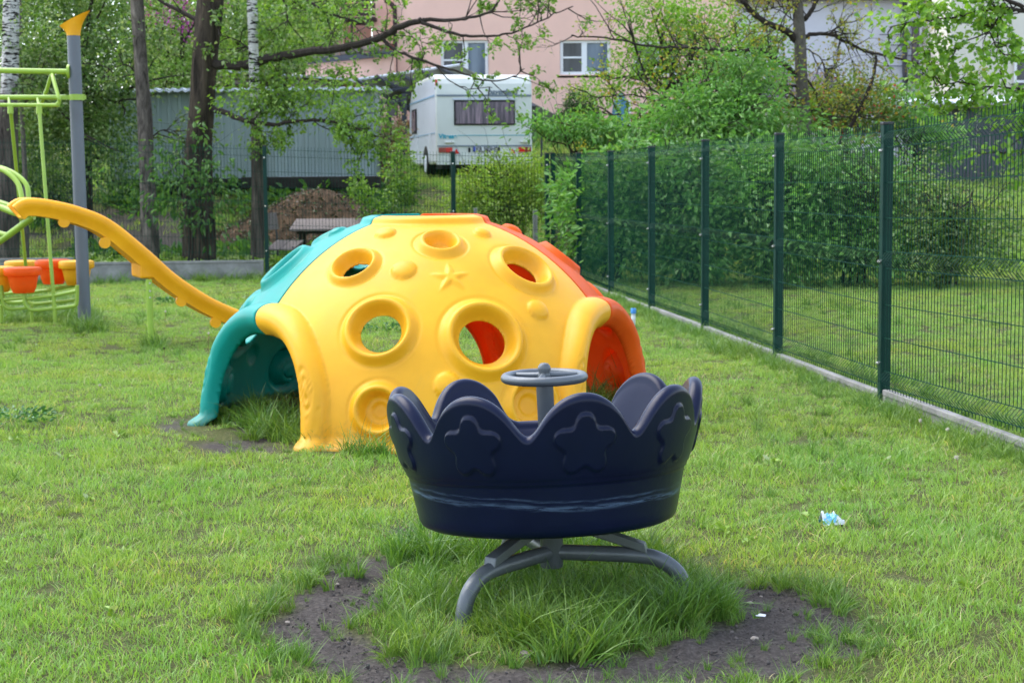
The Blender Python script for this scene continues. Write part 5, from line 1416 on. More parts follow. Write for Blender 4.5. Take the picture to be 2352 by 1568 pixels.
def plain_tree(name, label, cat, base, blobs, n, size, mat, bark=BK_TWIG, tr=.12, seed=0, per=14, sig=.16, group=None, shell=.5, stems=1, limbs=7, width=.62, droop=.25):
    """base = (x, distance) in the picture's columns; trunk rises into the blobs"""
    b0 = P(base[0], 400, base[1]); z0 = gz1(b0.x, base[1])
    root = thing(name, label, cat, (b0.x, base[1], z0 - .05), group)
    W = Wood(seed); B = np.array(blobs); top = Vector((B[:, 0].mean(), B[:, 1].mean(), np.max(B[:, 2])))
    for k in range(stems):
        off = Vector((random.Random(seed + k).gauss(0, .12 * (stems > 1)), random.Random(seed * 3 + k).gauss(0, .12 * (stems > 1)), 0))
        mid = Vector((b0.x, base[1], z0 - .1)).lerp(top, .5) + Vector((.08, 0, 0)) + off
        tp_ = top + off * 3 - Vector((0, 0, .1 * abs(top.z - z0)))
        W.mb.tube(smooth_path([Vector((b0.x, base[1], z0 - .15)) + off, mid, tp_], 6), [tr * (1 - .8 * i / 12) for i in range(13)], 8)
        for j in range(limbs):
            q = Vector((b0.x, base[1], z0)).lerp(tp_, W.r.uniform(.3, .95)); i = W.r.randrange(len(B)); tgt = Vector(B[i, :3]) + Vector((W.r.gauss(0, .5) * B[i, 3], W.r.gauss(0, .5) * B[i, 4], W.r.gauss(0, .4) * B[i, 5]))
            dv = tgt - q
            W.limb(q, dv, dv.length * 1.1, tr * .35, 1, 0, 4, .03)
    nm = 'trunk' if stems == 1 else 'stems'
    W.mb.build(nm, bark, root, True)
    p, a = cloud(blobs, n, per, sig, seed, shell, droop); r = np.random.default_rng(seed)
    leaf_mesh('crown', p, a, size * r.uniform(.6, 1.25, len(p)), mat, root, seed=seed, width=width)
    return root

# --- the four tall trunks past the back fence
def big_alder():
    b = P(460, 596, 26.6); root = thing('alder_tree', 'tall tree with the thickest dark rugged trunk and two long boughs reaching right', 'tree', (b.x, 26.6, gz1(b.x, 26.6) - .05))
    trunk([(462, 640, 26.6), (458, 590, 26.6), (455, 480, 26.6), (456, 350, 26.6), (466, 220, 26.6), (473, 120, 26.6), (483, 0, 26.6), (490, -120, 26.6)], [.33, .275, .235, .215, .215, .215, .20, .19], BK_DARK, root, 26, .03, 3)
    W = Wood(5)
    W.branch([(495, 147, 26.5), (560, 150, 26.3), (640, 130, 26.1), (720, 118, 25.9), (804, 108, 25.7), (870, 88, 25.6), (920, 62, 25.5), (969, 46, 25.4)], .085, .045, 10, .9, 2, 6, 3)
    W.branch([(965, 50, 25.4), (1010, 68, 25.3), (1060, 80, 25.2), (1110, 83, 25.2), (1155, 80, 25.1), (1206, 66, 25.0), (1260, 40, 25), (1316, 15, 24.9)], .032, .008, 9, .75, 2, 4, 3, start=.05)
    W.branch([(969, 46, 25.4), (1023, 47, 25.4), (1067, 44, 25.3), (1126, 29, 25.2), (1148, -4, 25.2)], .036, .014, 9, .8, 2, 6, 3)
    W.branch([(877, 86, 25.6), (900, 112, 25.5), (950, 132, 25.3), (1008, 152, 25.2), (1067, 170, 25.1), (1120, 186, 25.0), (1170, 180, 24.9), (1205, 160, 24.9)], .030, .007, 10, .6, 2, 5, 3, up=-.02)
    W.branch([(1000, 150, 25.2), (1040, 190, 25.1), (1085, 205, 25.0), (1130, 200, 25)], .012, .005, 5, .45, 1, 7, 3, up=-.1)
    W.branch([(490, 250, 26.5), (525, 262, 26.3), (560, 276, 26.1), (628, 285, 25.9), (692, 279, 25.8), (757, 278, 25.7), (800, 287, 25.6), (840, 305, 25.5), (868, 314, 25.45)], .052, .010, 22, .8, 2, 6, 4, up=.03, start=.2)
    W.branch([(684, -10, 26), (720, 10, 25.9), (760, 34, 25.8), (800, 44, 25.7), (840, 60, 25.6), (880, 75, 25.5)], .026, .008, 9, .8, 2, 6, 3)
    W.branch([(640, -20, 26), (660, 20, 26), (655, 60, 25.9)], .02, .008, 5, .7, 2, 7, 3)
    W.branch([(478, 60, 26.6), (400, 20, 26.8), (330, -20, 27)], .05, .02, 5, .9, 2, 7, 3)
    W.wood('bough', BK_TWIG, root)
    ex = cloud([pb(700, 235, 25.9, 190, 38, .7), pb(790, 262, 25.6, 55, 32, .6, .7), pb(600, 215, 26.1, 110, 45, .7), pb(760, 195, 25.9, 120, 28, .6), pb(560, 60, 27, 90, 70, .8, .5), pb(740, 40, 26, 90, 50, .6, .6), pb(560, 300, 26, 40, 30, .4, .3)], 3000, 10, .11, 9, .2)
    W.leaves('crown', LF_ALDER, root, .068, ex, 9)
big_alder()
def birch(name, label, px, radii, zs, d, seed, limbs, blobs, n, mat=LF_MID):
    b = P(px[0][0], px[0][1], d); root = thing(name, label, 'tree', (b.x, d, gz1(b.x, d) - .05), 'tall trunks behind the back fence')
    trunk([(x, y, d) for x, y in px], radii, birch_bark(zs, .44 if zs < 6 else .55) if zs < 6 else mat_bark('dark_birch_bark', (.014, .011, .009), (.26, .22, .185), 9, (1, 1, .30), bump=1.0), root, 20, .018, seed)
    W = Wood(seed)
    for q in limbs: W.mb = MB(); W.branch([(x, y, d) for x, y in q], .018, .005, 7, .6, 1, 6, 4, up=-.03); W.wood('branch', BK_TWIG, root)
    W.leaves('crown', mat, root, .07, cloud(blobs, n, 12, .13, seed, .2), seed)
birch('birch_tree', 'slim birch with a white upper and dark lower trunk beside the green fence post', [(593, 640), (591, 590), (592, 440), (589, 300), (584, 150), (578, 0), (573, -120)], [.135, .115, .095, .088, .082, .078, .072], 2.55, 26.2, 21,
      [[(586, 200), (620, 190), (660, 200)], [(585, 120), (540, 90), (500, 80)]], [pb(600, 40, 26.5, 70, 60, .5), pb(640, 130, 26.4, 60, 35, .5)], 900)
birch('birch_tree', 'birch with cracked dark brown bark standing between the grey post and the thick trunk', [(350, 640), (347, 585), (342, 480), (336, 360), (330, 240), (321, 100), (314, 0), (308, -120)], [.19, .155, .13, .125, .12, .105, .10, .095], 6.5, 27.0, 22,
      [[(334, 330), (370, 300), (400, 300)], [(326, 180), (290, 150), (250, 160)]], [pb(300, 120, 27.4, 50, 70, .5), pb(360, 60, 27.4, 50, 50, .5)], 900)
birch('birch_tree', 'birch at the far left edge with a white top and a broad dark base', [(12, 660), (12, 590), (14, 440), (17, 330), (21, 200), (24, 130), (27, 0), (30, -120)], [.26, .235, .21, .17, .13, .13, .12, .11], 2.95, 26.9, 23,
      [[(22, 200), (60, 180), (100, 190)]], [pb(60, 60, 27.2, 60, 70, .5), pb(20, 260, 27.3, 40, 50, .5)], 800)
# thin grey stem
W = Wood(77); b = P(60, 600, 28.0); root = thing('young_tree', 'thin grey stemmed young tree between the far left birch and the grey post', 'tree', (b.x, 28.0, gz1(b.x, 28) - .05))
trunk([(62, 640, 28), (58, 420, 28), (50, 250, 28), (46, 60, 28), (44, -60, 28)], [.05, .045, .04, .035, .03], BK_GREY, root, 10, .004, 1)
W.branch([(50, 250, 28), (80, 200, 28), (110, 120, 28)], .02, .006, 8, .7, 2, 7, 4); W.wood('branches', BK_TWIG, root); W.leaves('crown', LF_MID, root, .07, cloud([pb(90, 140, 28, 50, 80, .6)], 1200, 12, .14, 5, .2), 5)

# --- crowns behind them
plain_tree('hornbeam_tree', 'leafy mid green tree filling the gap behind the grey playground post', 'tree', (190, 30.5), [pb(130, 60, 30.5, 120, 95, 1.3), pb(250, 130, 30, 80, 110, 1.1), pb(120, 220, 30, 100, 90, 1.2), pb(240, 290, 29.6, 70, 70, .8), pb(90, 350, 30, 70, 90, .9), pb(250, 380, 29.2, 60, 38, .6, .9), pb(200, -20, 30, 160, 50, 1)], 26000, .078, LF_MID, tr=.16, seed=41, sig=.17)
plain_tree('hornbeam_tree', 'shrubby tree, leaves coloured dark as under-canopy shade, low down between the post and the second trunk', 'tree', (60, 32.5), [pb(100, 440, 32.5, 90, 70, 1, .7), pb(20, 400, 32.5, 60, 120, 1), pb(290, 470, 33.5, 110, 45, 1, .6)], 7000, .085, LF_DARK, seed=42)  # dark leaf colour carries the shade of the hollow under the canopy
plain_tree('maple_tree', 'pale fresh green tree above the shed roof left of the pink house', 'tree', (640, 37.5), [pb(560, 40, 37.5, 90, 90, 1.5), pb(650, 110, 37, 80, 60, 1.3), pb(700, 20, 38, 80, 70, 1.3), pb(560, 140, 37, 80, 40, 1), pb(620, -60, 38, 140, 60, 1)], 12000, .10, LF_LIGHT, tr=.16, seed=43, sig=.22)
plain_tree('maple_tree', 'pale green tree seen between the second and the thick trunk', 'tree', (400, 35.5), [pb(400, 110, 35.5, 60, 90, 1.2), pb(430, 170, 35, 60, 40, 1), pb(370, 200, 35, 50, 50, 1, .8), pb(390, 30, 36, 70, 60, 1.2)], 7000, .095, LF_LIGHT, tr=.12, seed=44, sig=.2)
plain_tree('lilac_bush', 'lilac with dark magenta flower sprays high behind the trunks', 'bush', (400, 38), [pb(400, 30, 33.8, 34, 40, .5), pb(340, 20, 33.8, 24, 18, .4), pb(500, 10, 34, 12, 10, .3), pb(430, 80, 33.8, 16, 24, .4, .6)], 900, .06, LF_LILAC, seed=45, per=22, sig=.09)
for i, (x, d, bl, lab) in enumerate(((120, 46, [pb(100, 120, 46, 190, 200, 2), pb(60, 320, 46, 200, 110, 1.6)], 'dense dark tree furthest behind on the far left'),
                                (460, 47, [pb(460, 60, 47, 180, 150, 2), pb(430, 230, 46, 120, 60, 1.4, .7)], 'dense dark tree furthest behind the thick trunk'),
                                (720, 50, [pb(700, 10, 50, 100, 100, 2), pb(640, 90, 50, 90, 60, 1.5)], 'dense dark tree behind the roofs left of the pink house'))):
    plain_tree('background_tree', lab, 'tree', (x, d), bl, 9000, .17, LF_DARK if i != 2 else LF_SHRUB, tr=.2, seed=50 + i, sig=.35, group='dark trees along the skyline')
# --- saplings and bushes beyond the back fence
plain_tree('chestnut_sapling', 'young chestnut bush with big drooping leaves in front of the thick trunk', 'bush', (440, 25.7), [pb(450, 300, 25.7, 45, 22, .3), pb(390, 345, 25.7, 55, 28, .35), pb(400, 400, 25.7, 60, 35, .4), pb(470, 380, 25.6, 50, 40, .35), pb(500, 440, 25.7, 45, 35, .3, .8), pb(420, 470, 25.7, 60, 35, .35), pb(480, 510, 25.7, 40, 40, .3, .6), pb(370, 440, 25.7, 30, 40, .3, .6)], 620, .135, LF_CHEST, seed=61, per=9, sig=.13, stems=3, tr=.022, limbs=8, width=.42, droop=.6)
plain_tree('garden_bush', 'yellowish green rounded bush in front of the caravan', 'bush', (1190, 28.8), [pb(1100, 440, 28.8, 55, 55, .6), pb(1175, 410, 28.8, 60, 42, .6), pb(1230, 440, 28.6, 45, 65, .6), pb(1150, 480, 28.6, 95, 50, .7), pb(1080, 480, 29, 40, 45, .5), pb(1130, 372, 28.8, 18, 16, .25, 1.2), pb(1215, 385, 28.7, 20, 26, .25, 1.2), pb(1165, 362, 28.9, 12, 12, .2, 1.2)], 10500, .062, LF_LIME, seed=62, per=12, sig=.10, stems=5, tr=.03, limbs=10)
plain_tree('garden_sapling', 'small upright leafy sapling left of the caravan wheel', 'bush', (922, 28.2), [pb(920, 400, 28.2, 20, 70, .22), pb(925, 450, 28.2, 24, 30, .22), pb(912, 360, 28.2, 12, 22, .15, .7)], 900, .075, LF_ALDER, seed=63, per=9, sig=.07, tr=.012, limbs=4)
plain_tree('garden_sapling', 'low light green sapling beside the brown heap', 'bush', (838, 27.5), [pb(845, 450, 27.5, 22, 18, .18), pb(825, 430, 27.5, 14, 20, .15), pb(855, 490, 27.5, 22, 20, .2, .5)], 330, .07, LF_BRIGHT, seed=64, per=8, sig=.06, tr=.01, limbs=4)
plain_tree('dry_bush', 'bush with pinkish brown dried blossom at the right end of the shed', 'bush', (885, 34.2), [pb(890, 330, 34.2, 32, 40, .4), pb(880, 390, 34.2, 26, 38, .35), pb(910, 300, 34.2, 24, 20, .3, .5)], 1700, .07, LF_BROWN, seed=65, per=10, sig=.09, stems=4, tr=.02)
plain_tree('conifer_bush', 'small rounded conifer against the pink wall', 'bush', (1330, 43.6), [pb(1330, 262, 43.6, 42, 24, .5), pb(1328, 236, 43.6, 26, 26, .35)], 5200, .055, LF_CON, seed=66, per=16, sig=.05, tr=.04, shell=.7, limbs=2)
plain_tree('forsythia_bush', 'small yellow leafed shrub on the slope right of the fence corner post', 'bush', (1425, 36.5), [pb(1420, 318, 36.5, 18, 20, .25)], 420, .05, LF_YEL, seed=67, per=10, sig=.07, stems=3, tr=.01)
plain_tree('forsythia_bush', 'tiny yellow leafed shrub between the caravan and the fence posts', 'bush', (1330, 36), [pb(1333, 330, 36, 12, 16, .2)], 240, .05, LF_YEL, seed=68, per=10, sig=.06, stems=3, tr=.01)

# --- the tree in front of the pink house and the ash
plain_tree('orchard_tree', 'bright yellow green spring tree covering the right end of the pink house', 'tree', (1590, 31.5), [pb(1530, 90, 31.5, 110, 70, 1.1), pb(1610, 40, 31.5, 90, 55, 1), pb(1450, 150, 31.5, 60, 50, .8, .6), pb(1560, 170, 31.5, 100, 45, .9, .8), pb(1380, 210, 31.5, 55, 36, .6), pb(1640, 130, 31.8, 50, 50, .7, .8), pb(1500, 20, 31.5, 90, 40, .9), pb(1480, 250, 31.5, 70, 24, .5, .4)], 6000, .080, LF_BRIGHT, BK_TWIG, .11, 71, per=10, sig=.14, shell=.25, limbs=26)
plain_tree('young_tree', 'bright green leafy tree just left of the bare tree trunk', 'tree', (1730, 36), [pb(1740, 90, 36, 55, 40, .8), pb(1700, 150, 36, 60, 45, .8, .8), pb(1780, 130, 36, 30, 40, .6, .7)], 2600, .085, LF_BRIGHT, seed=72, per=10, sig=.15, tr=.06, shell=.3)
plain_tree('ash_tree', 'grey green tree with long drooping leaflets rising over the fence', 'tree', (1640, 26.2), [pb(1640, 215, 26.2, 70, 40, .6), pb(1580, 270, 26, 90, 45, .7), pb(1700, 270, 26, 100, 55, .7), pb(1500, 310, 26, 80, 28, .6), pb(1730, 170, 26.4, 50, 36, .5), pb(1620, 320, 25.6, 120, 30, .7), pb(1790, 300, 26, 70, 26, .5, .7), pb(1660, 150, 26.5, 40, 26, .4, .6)], 9500, .105, LF_ASH, BK_TWIG, .06, 73, per=11, sig=.14, stems=4, width=.36, droop=.5)
plain_tree('robinia_tree', 'low spreading branch of feathery leaves reaching left over the corner post', 'bush', (1390, 25.9), [pb(1250, 285, 25.9, 55, 14, .3), pb(1310, 300, 25.9, 60, 24, .35), pb(1370, 300, 25.9, 50, 30, .4), pb(1215, 292, 25.9, 24, 8, .2, .8), pb(1420, 310, 25.9, 40, 24, .4)], 2100, .10, LF_ASH, seed=74, per=10, sig=.09, tr=.04, width=.36, limbs=9, droop=.4)
# --- bare walnut-like tree
def bare_tree():
    d = 27.5; b = P(1850, 400, d); root = thing('walnut_tree', 'grey barked tree with mostly bare twisting boughs rising behind the right fence', 'tree', (b.x, d, gz1(b.x, d) - .05))
    trunk([(1862, 560, d), (1856, 400, d), (1848, 300, d), (1843, 220, d), (1840, 163, d), (1837, 88, d), (1831, 0, d), (1826, -100, d)], [.15, .125, .118, .105, .10, .10, .09, .08], BK_GREY, root, 22, .006, 6)
    W = Wood(14)
    Z = lambda l, dd=0: [(x, y, d + dd * i / len(l)) for i, (x, y) in enumerate(l)]
    kw = dict(lev=2, leaves=1, kids=4)
    W.branch(Z([(1828, 92), (1805, 72), (1782, 61), (1750, 47), (1721, 20), (1697, -6)], -.6), .062, .04, 14, .8, **kw)
    W.branch(Z([(1832, 175), (1805, 152), (1773, 131), (1747, 114), (1700, 117), (1650, 116), (1596, 112), (1501, 107), (1406, 90), (1345, 86), (1311, 82)], -1.6), .045, .010, 26, .75, **kw)
    W.branch(Z([(1846, 84), (1870, 79), (1899, 79), (1943, 96), (1986, 117), (2030, 128), (2074, 137), (2118, 155), (2190, 185), (2250, 205)], .4), .04, .008, 26, .8, up=-.02, **kw)
    W.branch(Z([(1848, 45), (1860, 30), (1872, 10), (1882, -20)]), .045, .03, 6, .8, **kw)
    W.branch(Z([(1850, 178), (1862, 195), (1880, 220)], .3), .022, .010, 6, .6, **kw)
    W.branch(Z([(2013, 128), (2008, 165), (2001, 190), (1981, 239), (1954, 290), (1930, 350)], -.3), .024, .034, 12, .6, **kw)
    W.branch(Z([(1845, 200), (1700, 190), (1622, 193), (1539, 219), (1514, 226), (1440, 219), (1374, 224), (1341, 209)], -1.0), .026, .007, 18, .6, **kw)
    W.branch(Z([(1845, 250), (1700, 225), (1605, 223), (1547, 256), (1490, 275), (1437, 265), (1391, 265), (1358, 275)], -1.0), .024, .007, 14, .55, **kw)
    W.branch(Z([(1845, 240), (1820, 220), (1790, 200), (1760, 205)], -.5), .022, .008, 10, .6, **kw)
    W.branch(Z([(1850, 270), (1880, 250), (1920, 270), (1980, 262)], -.5), .02, .008, 10, .6, **kw)
    for q in ([(1835, 20), (1790, 15), (1740, 30), (1700, 45)], [(1838, 60), (1800, 30), (1760, 10)], [(1846, 110), (1880, 130), (1900, 160), (1940, 175)], [(1900, 80), (1930, 60), (1960, 30)]): W.branch(Z(q), .016, .005, 9, .6, **kw)
    W.wood('boughs', BK_TWIG, root)
    W.leaves('crown', mat_leaf('sprouting_leaf', (.14, .19, .02), (.24, .28, .03), (.30, .20, .04)), root, .06, cloud([pb(1880, 150, d, 60, 70, .5), pb(1790, 200, d, 40, 50, .4), pb(1900, 220, d, 60, 30, .4)], 380, 5, .1, 3, .2), 14)
bare_tree()
plain_tree('hedge_shrub', 'shrub with red and orange flecked leaves beneath the bare tree', 'bush', (1930, 33), [pb(1900, 235, 33, 60, 45, .7), pb(1990, 225, 33, 60, 45, .7), pb(1850, 270, 33, 50, 36, .6), pb(1960, 280, 33, 90, 34, .7), pb(1960, 190, 33, 30, 26, .4, .5)], 6200, .075, LF_RED, seed=81, per=9, sig=.13, stems=4, tr=.04, shell=.35)
plain_tree('hedge_shrub', 'green shrub hiding the left end of the dark low barn', 'bush', (2080, 33.5), [pb(2060, 245, 33.5, 50, 40, .6), pb(2110, 290, 33.5, 60, 40, .7), pb(2170, 330, 33.5, 50, 40, .6, .6)], 3200, .085, LF_ASH, seed=82, per=9, sig=.13, stems=4, tr=.04, shell=.35)
def overhang():
    d = 20.5; b = P(2500, 400, d); root = thing('linden_tree', 'heart leafed tree hanging into the top right corner from outside the view', 'tree', (b.x, d, -.05))
    trunk([(2560, 900, d), (2540, 300, d), (2500, 60, d), (2440, -100, d)], [.16, .13, .11, .08], BK_DARK, root, 16, .01, 6)
    W = Wood(31); Z = lambda l: [(x, y, d) for x, y in l]; kw = dict(lev=2, leaves=2, kids=3)
    W.branch(Z([(2500, 60), (2400, 34), (2352, 26), (2307, 20), (2264, 23), (2205, 38), (2147, 44), (2089, 53), (2045, 61)]), .035, .006, 16, .45, **kw)
    W.branch(Z([(2352, 28), (2322, 23), (2287, 47), (2272, 73), (2205, 102), (2161, 140)]), .018, .006, 12, .4, **kw)
    W.branch(Z([(2510, 120), (2420, 200), (2352, 205), (2280, 200), (2200, 190), (2150, 200)]), .022, .006, 14, .4, **kw)
    W.branch(Z([(2272, 73), (2290, 110), (2310, 125), (2345, 130)]), .01, .005, 5, .3, **kw)
    W.branch(Z([(2352, 18), (2310, 0), (2250, -20)]), .03, .02, 4, .4, **kw)
    W.branch(Z([(2480, 260), (2400, 300), (2340, 320), (2300, 360)]), .016, .005, 8, .4, **kw)
    W.wood('boughs', BK_TWIG, root)
    W.leaves('crown', LF_LIME2, root, .082, cloud([pb(2080, 45, d, 65, 28, .4), pb(2160, 20, d, 70, 25, .4), pb(2180, 100, d, 40, 40, .35, .8), pb(2150, 165, d, 55, 30, .35), pb(2200, 210, d, 70, 26, .4), pb(2290, 225, d, 80, 32, .5), pb(2320, 120, d, 30, 26, .3, .5), pb(2320, 290, d, 40, 40, .4, .5), pb(2270, 170, d, 40, 30, .4, .6), pb(2318, 385, d, 34, 50, .35, .4)], 1250, 7, .10, 3, .2), 31, width=.9)
LF_LIME2 = mat_leaf('linden_leaf', (.07, .16, .016), (.14, .27, .03), (.24, .38, .07), trans=.4)
overhang()
# --- the belt of shrubs beyond the right fence
SM = [('A', .105, 6600), ('S', .10, 8000), ('A', .11, 7200), ('S', .09, 8400), ('M', .07, 7600)]
SH = [(1400, 23.6, [pb(1390, 520, 23.6, 95, 95, .9), pb(1350, 440, 24, 60, 70, .6), pb(1440, 400, 24, 70, 50, .7), pb(1330, 580, 24, 50, 45, .5, .7)], 'hugging the far corner of the fences'),
      (1580, 23.2, [pb(1560, 470, 23.2, 100, 110, .9), pb(1540, 380, 23.4, 90, 45, .7), pb(1600, 570, 22.8, 90, 65, .8)], 'second from the far corner of the fences'),
      (1770, 23.0, [pb(1760, 470, 23, 105, 110, .9), pb(1740, 380, 23.2, 100, 50, .7), pb(1800, 570, 22.6, 100, 70, .8)], 'middle one of the row of five'),
      (1960, 22.8, [pb(1960, 450, 22.8, 110, 100, .9), pb(1940, 370, 23.2, 90, 45, .7), pb(1980, 560, 22.4, 110, 80, .8)], 'second from the right end of the row'),
      (2180, 22.6, [pb(2150, 500, 22.6, 90, 70, .9), pb(2230, 560, 22.4, 100, 75, .8), pb(2120, 590, 22.2, 90, 55, .7), pb(2100, 410, 23, 60, 60, .6, .7), pb(2270, 480, 22.8, 50, 40, .5, .4), pb(2330, 560, 22.6, 50, 50, .6, .6), pb(2320, 450, 23.2, 40, 50, .5, .4)], 'thinnest and small leaved at the right end')]
for i, (x, d, bl, lab) in enumerate(SH):
    rs = random.Random(200 + i)
    for q in range(9): bl.append(pb(x + rs.uniform(-100 if i else 0, 100), rs.uniform(360 if i < 4 else 440, 590), d - rs.uniform(.5, 1.0), rs.uniform(24, 44), rs.uniform(20, 36), .3, .8))
    plain_tree('dogwood_shrub', 'dense dark green shrub beyond the right fence, ' + lab, 'shrub', (x, d), bl, SM[i][2], SM[i][1], {'A': LF_ASH, 'S': LF_SHRUB, 'M': LF_MID}[SM[i][0]], seed=90 + i, per=26, sig=.13, width=.5, stems=6, tr=.03, limbs=12, group='shrubs beyond the right fence', shell=.45)

# --- heap, garden plants, small plants
def heap():
    c = P(725, 500, 30.5); gx_ = c.x; r = 1.6; n = 60; V = []; F = []
    zs = P(735, 430, 30.8).z - gz1(gx_, 30.8)
    for i in range(n):
        for j in range(n):
            u = -1 + 2 * i / (n - 1); v = -1 + 2 * j / (n - 1); x = gx_ + u * r * 1.4; y = 30.4 + v * r * 1.1
            rr_ = u * u + v * v; h = max(0, math.exp(-2.6 * rr_) - .075 * rr_)
            z = gz1(x, y) - .05 + h * (zs + .05) + h * .10 * (float(vnoise(np.array([x * 4]), np.array([y * 4]), 5)[0]) - .3) + min(1, h * 4) * .05 * float(vnoise(np.array([x * 13]), np.array([y * 13]), 6)[0])
            V.append((x, y, z))
    for i in range(n - 1):
        for j in range(n - 1): a = i * n + j; F.append((a, a + n, a + n + 1, a + 1))
    b = MB(); b.add(V, F); m = mat_basic('brown_leaf_mould', (.038, .030, .018), .95, .15, 0, .5, 5, bump=1.0, bscale=30, col2=(.10, .062, .036))
    o = b.build('compost_heap', m, None, True, origin=(gx_, 30.4, gz1(gx_, 30.4))); tag(o, 'brown mound of old leaves and soil below the metal shed', 'heap')
heap()
def heap_litter():
    r = np.random.default_rng(4); n = 2600; c = P(725, 500, 30.5); u = r.uniform(-1, 1, n); w = r.uniform(-1, .6, n); k = u * u + w * w < .85; u, w = u[k], w[k]
    x = c.x + u * 2.24; y = 30.4 + w * 1.76; rr_ = u * u + w * w; zs = P(735, 430, 30.8).z - gz1(c.x, 30.8); h = np.clip(np.exp(-2.6 * rr_) - .075 * rr_, 0, 1)
    z = gz(x, y) + h * (zs + .05) + .015; m = len(x)
    a = np.stack([r.normal(0, 1, m), r.normal(0, 1, m), r.normal(.1, .35, m)], 1)
    M_LIT = mat_leaf('withered_leaf', (.03, .022, .014), (.075, .05, .028), (.06, .11, .025), trans=.1)
    tag(leaf_mesh('leaf_litter', np.stack([x, y, z], 1), a, .07 * r.uniform(.5, 1.4, m), M_LIT, None, seed=2, tint=r.uniform(0, 1, m)), 'withered leaves and sprouting weeds lying over the brown heap', 'leaves', kind='stuff')
heap_litter()
def rosette(name, n, size, mat, seed, spread=.16, up=1.0):
    r = np.random.default_rng(seed); a = r.uniform(0, 6.28, n); rr = r.uniform(0, spread, n)
    pos = np.stack([rr * np.cos(a), rr * np.sin(a), r.uniform(0, .16, n) * up], 1); ax = np.stack([np.cos(a), np.sin(a), r.uniform(.1, 1.2, n)], 1)
    o = leaf_mesh(name, pos, ax, size * r.uniform(.6, 1.2, n), mat, None, seed=seed); COL.objects.unlink(o); return o
LF_WEED = mat_leaf('weed_leaf', (.10, .18, .02), (.19, .30, .04), (.34, .42, .20), trans=.25)
ros = [rosette('leaf_rosette', 26, .13, LF_WEED, 3 + i) for i in range(3)]
n = 1500; x = rng.uniform(-7.6, 1.0, n); y = rng.uniform(25.3, 29.0, n); k = (fbm(x * .9, y * .9, 55, 3) > .40) & ((x < -3.2) | (y < 27.4)) & ~((x > -7.6) & (x < -2) & (np.abs(y - 27.9) < .5) & (x > -5))
x, y = x[k], y[k]
scatter('garden_plants', np.stack([x, y, gz(x, y)], 1), rng.integers(0, 3, len(x)), rng.uniform(.6, 1.3, len(x)), ros, 'low bright green garden plants and weeds along the back fence', 'plants', seed=4)
ros2 = [rosette('ivy_rosette', 22, .09, LF_CHEST, 13 + i, .22) for i in range(2)]
n = 1400; x = rng.uniform(-13, -2.0, n); y = rng.uniform(28, 33.5, n); k = fbm(x * .8, y * .8, 58, 3) > .44; x, y = x[k], y[k]
scatter('undergrowth', np.stack([x, y, gz(x, y)], 1), rng.integers(0, 2, len(x)), rng.uniform(.8, 2.0, len(x)), ros2, 'dark undergrowth on the shaded slope among the trees', 'undergrowth', seed=9)

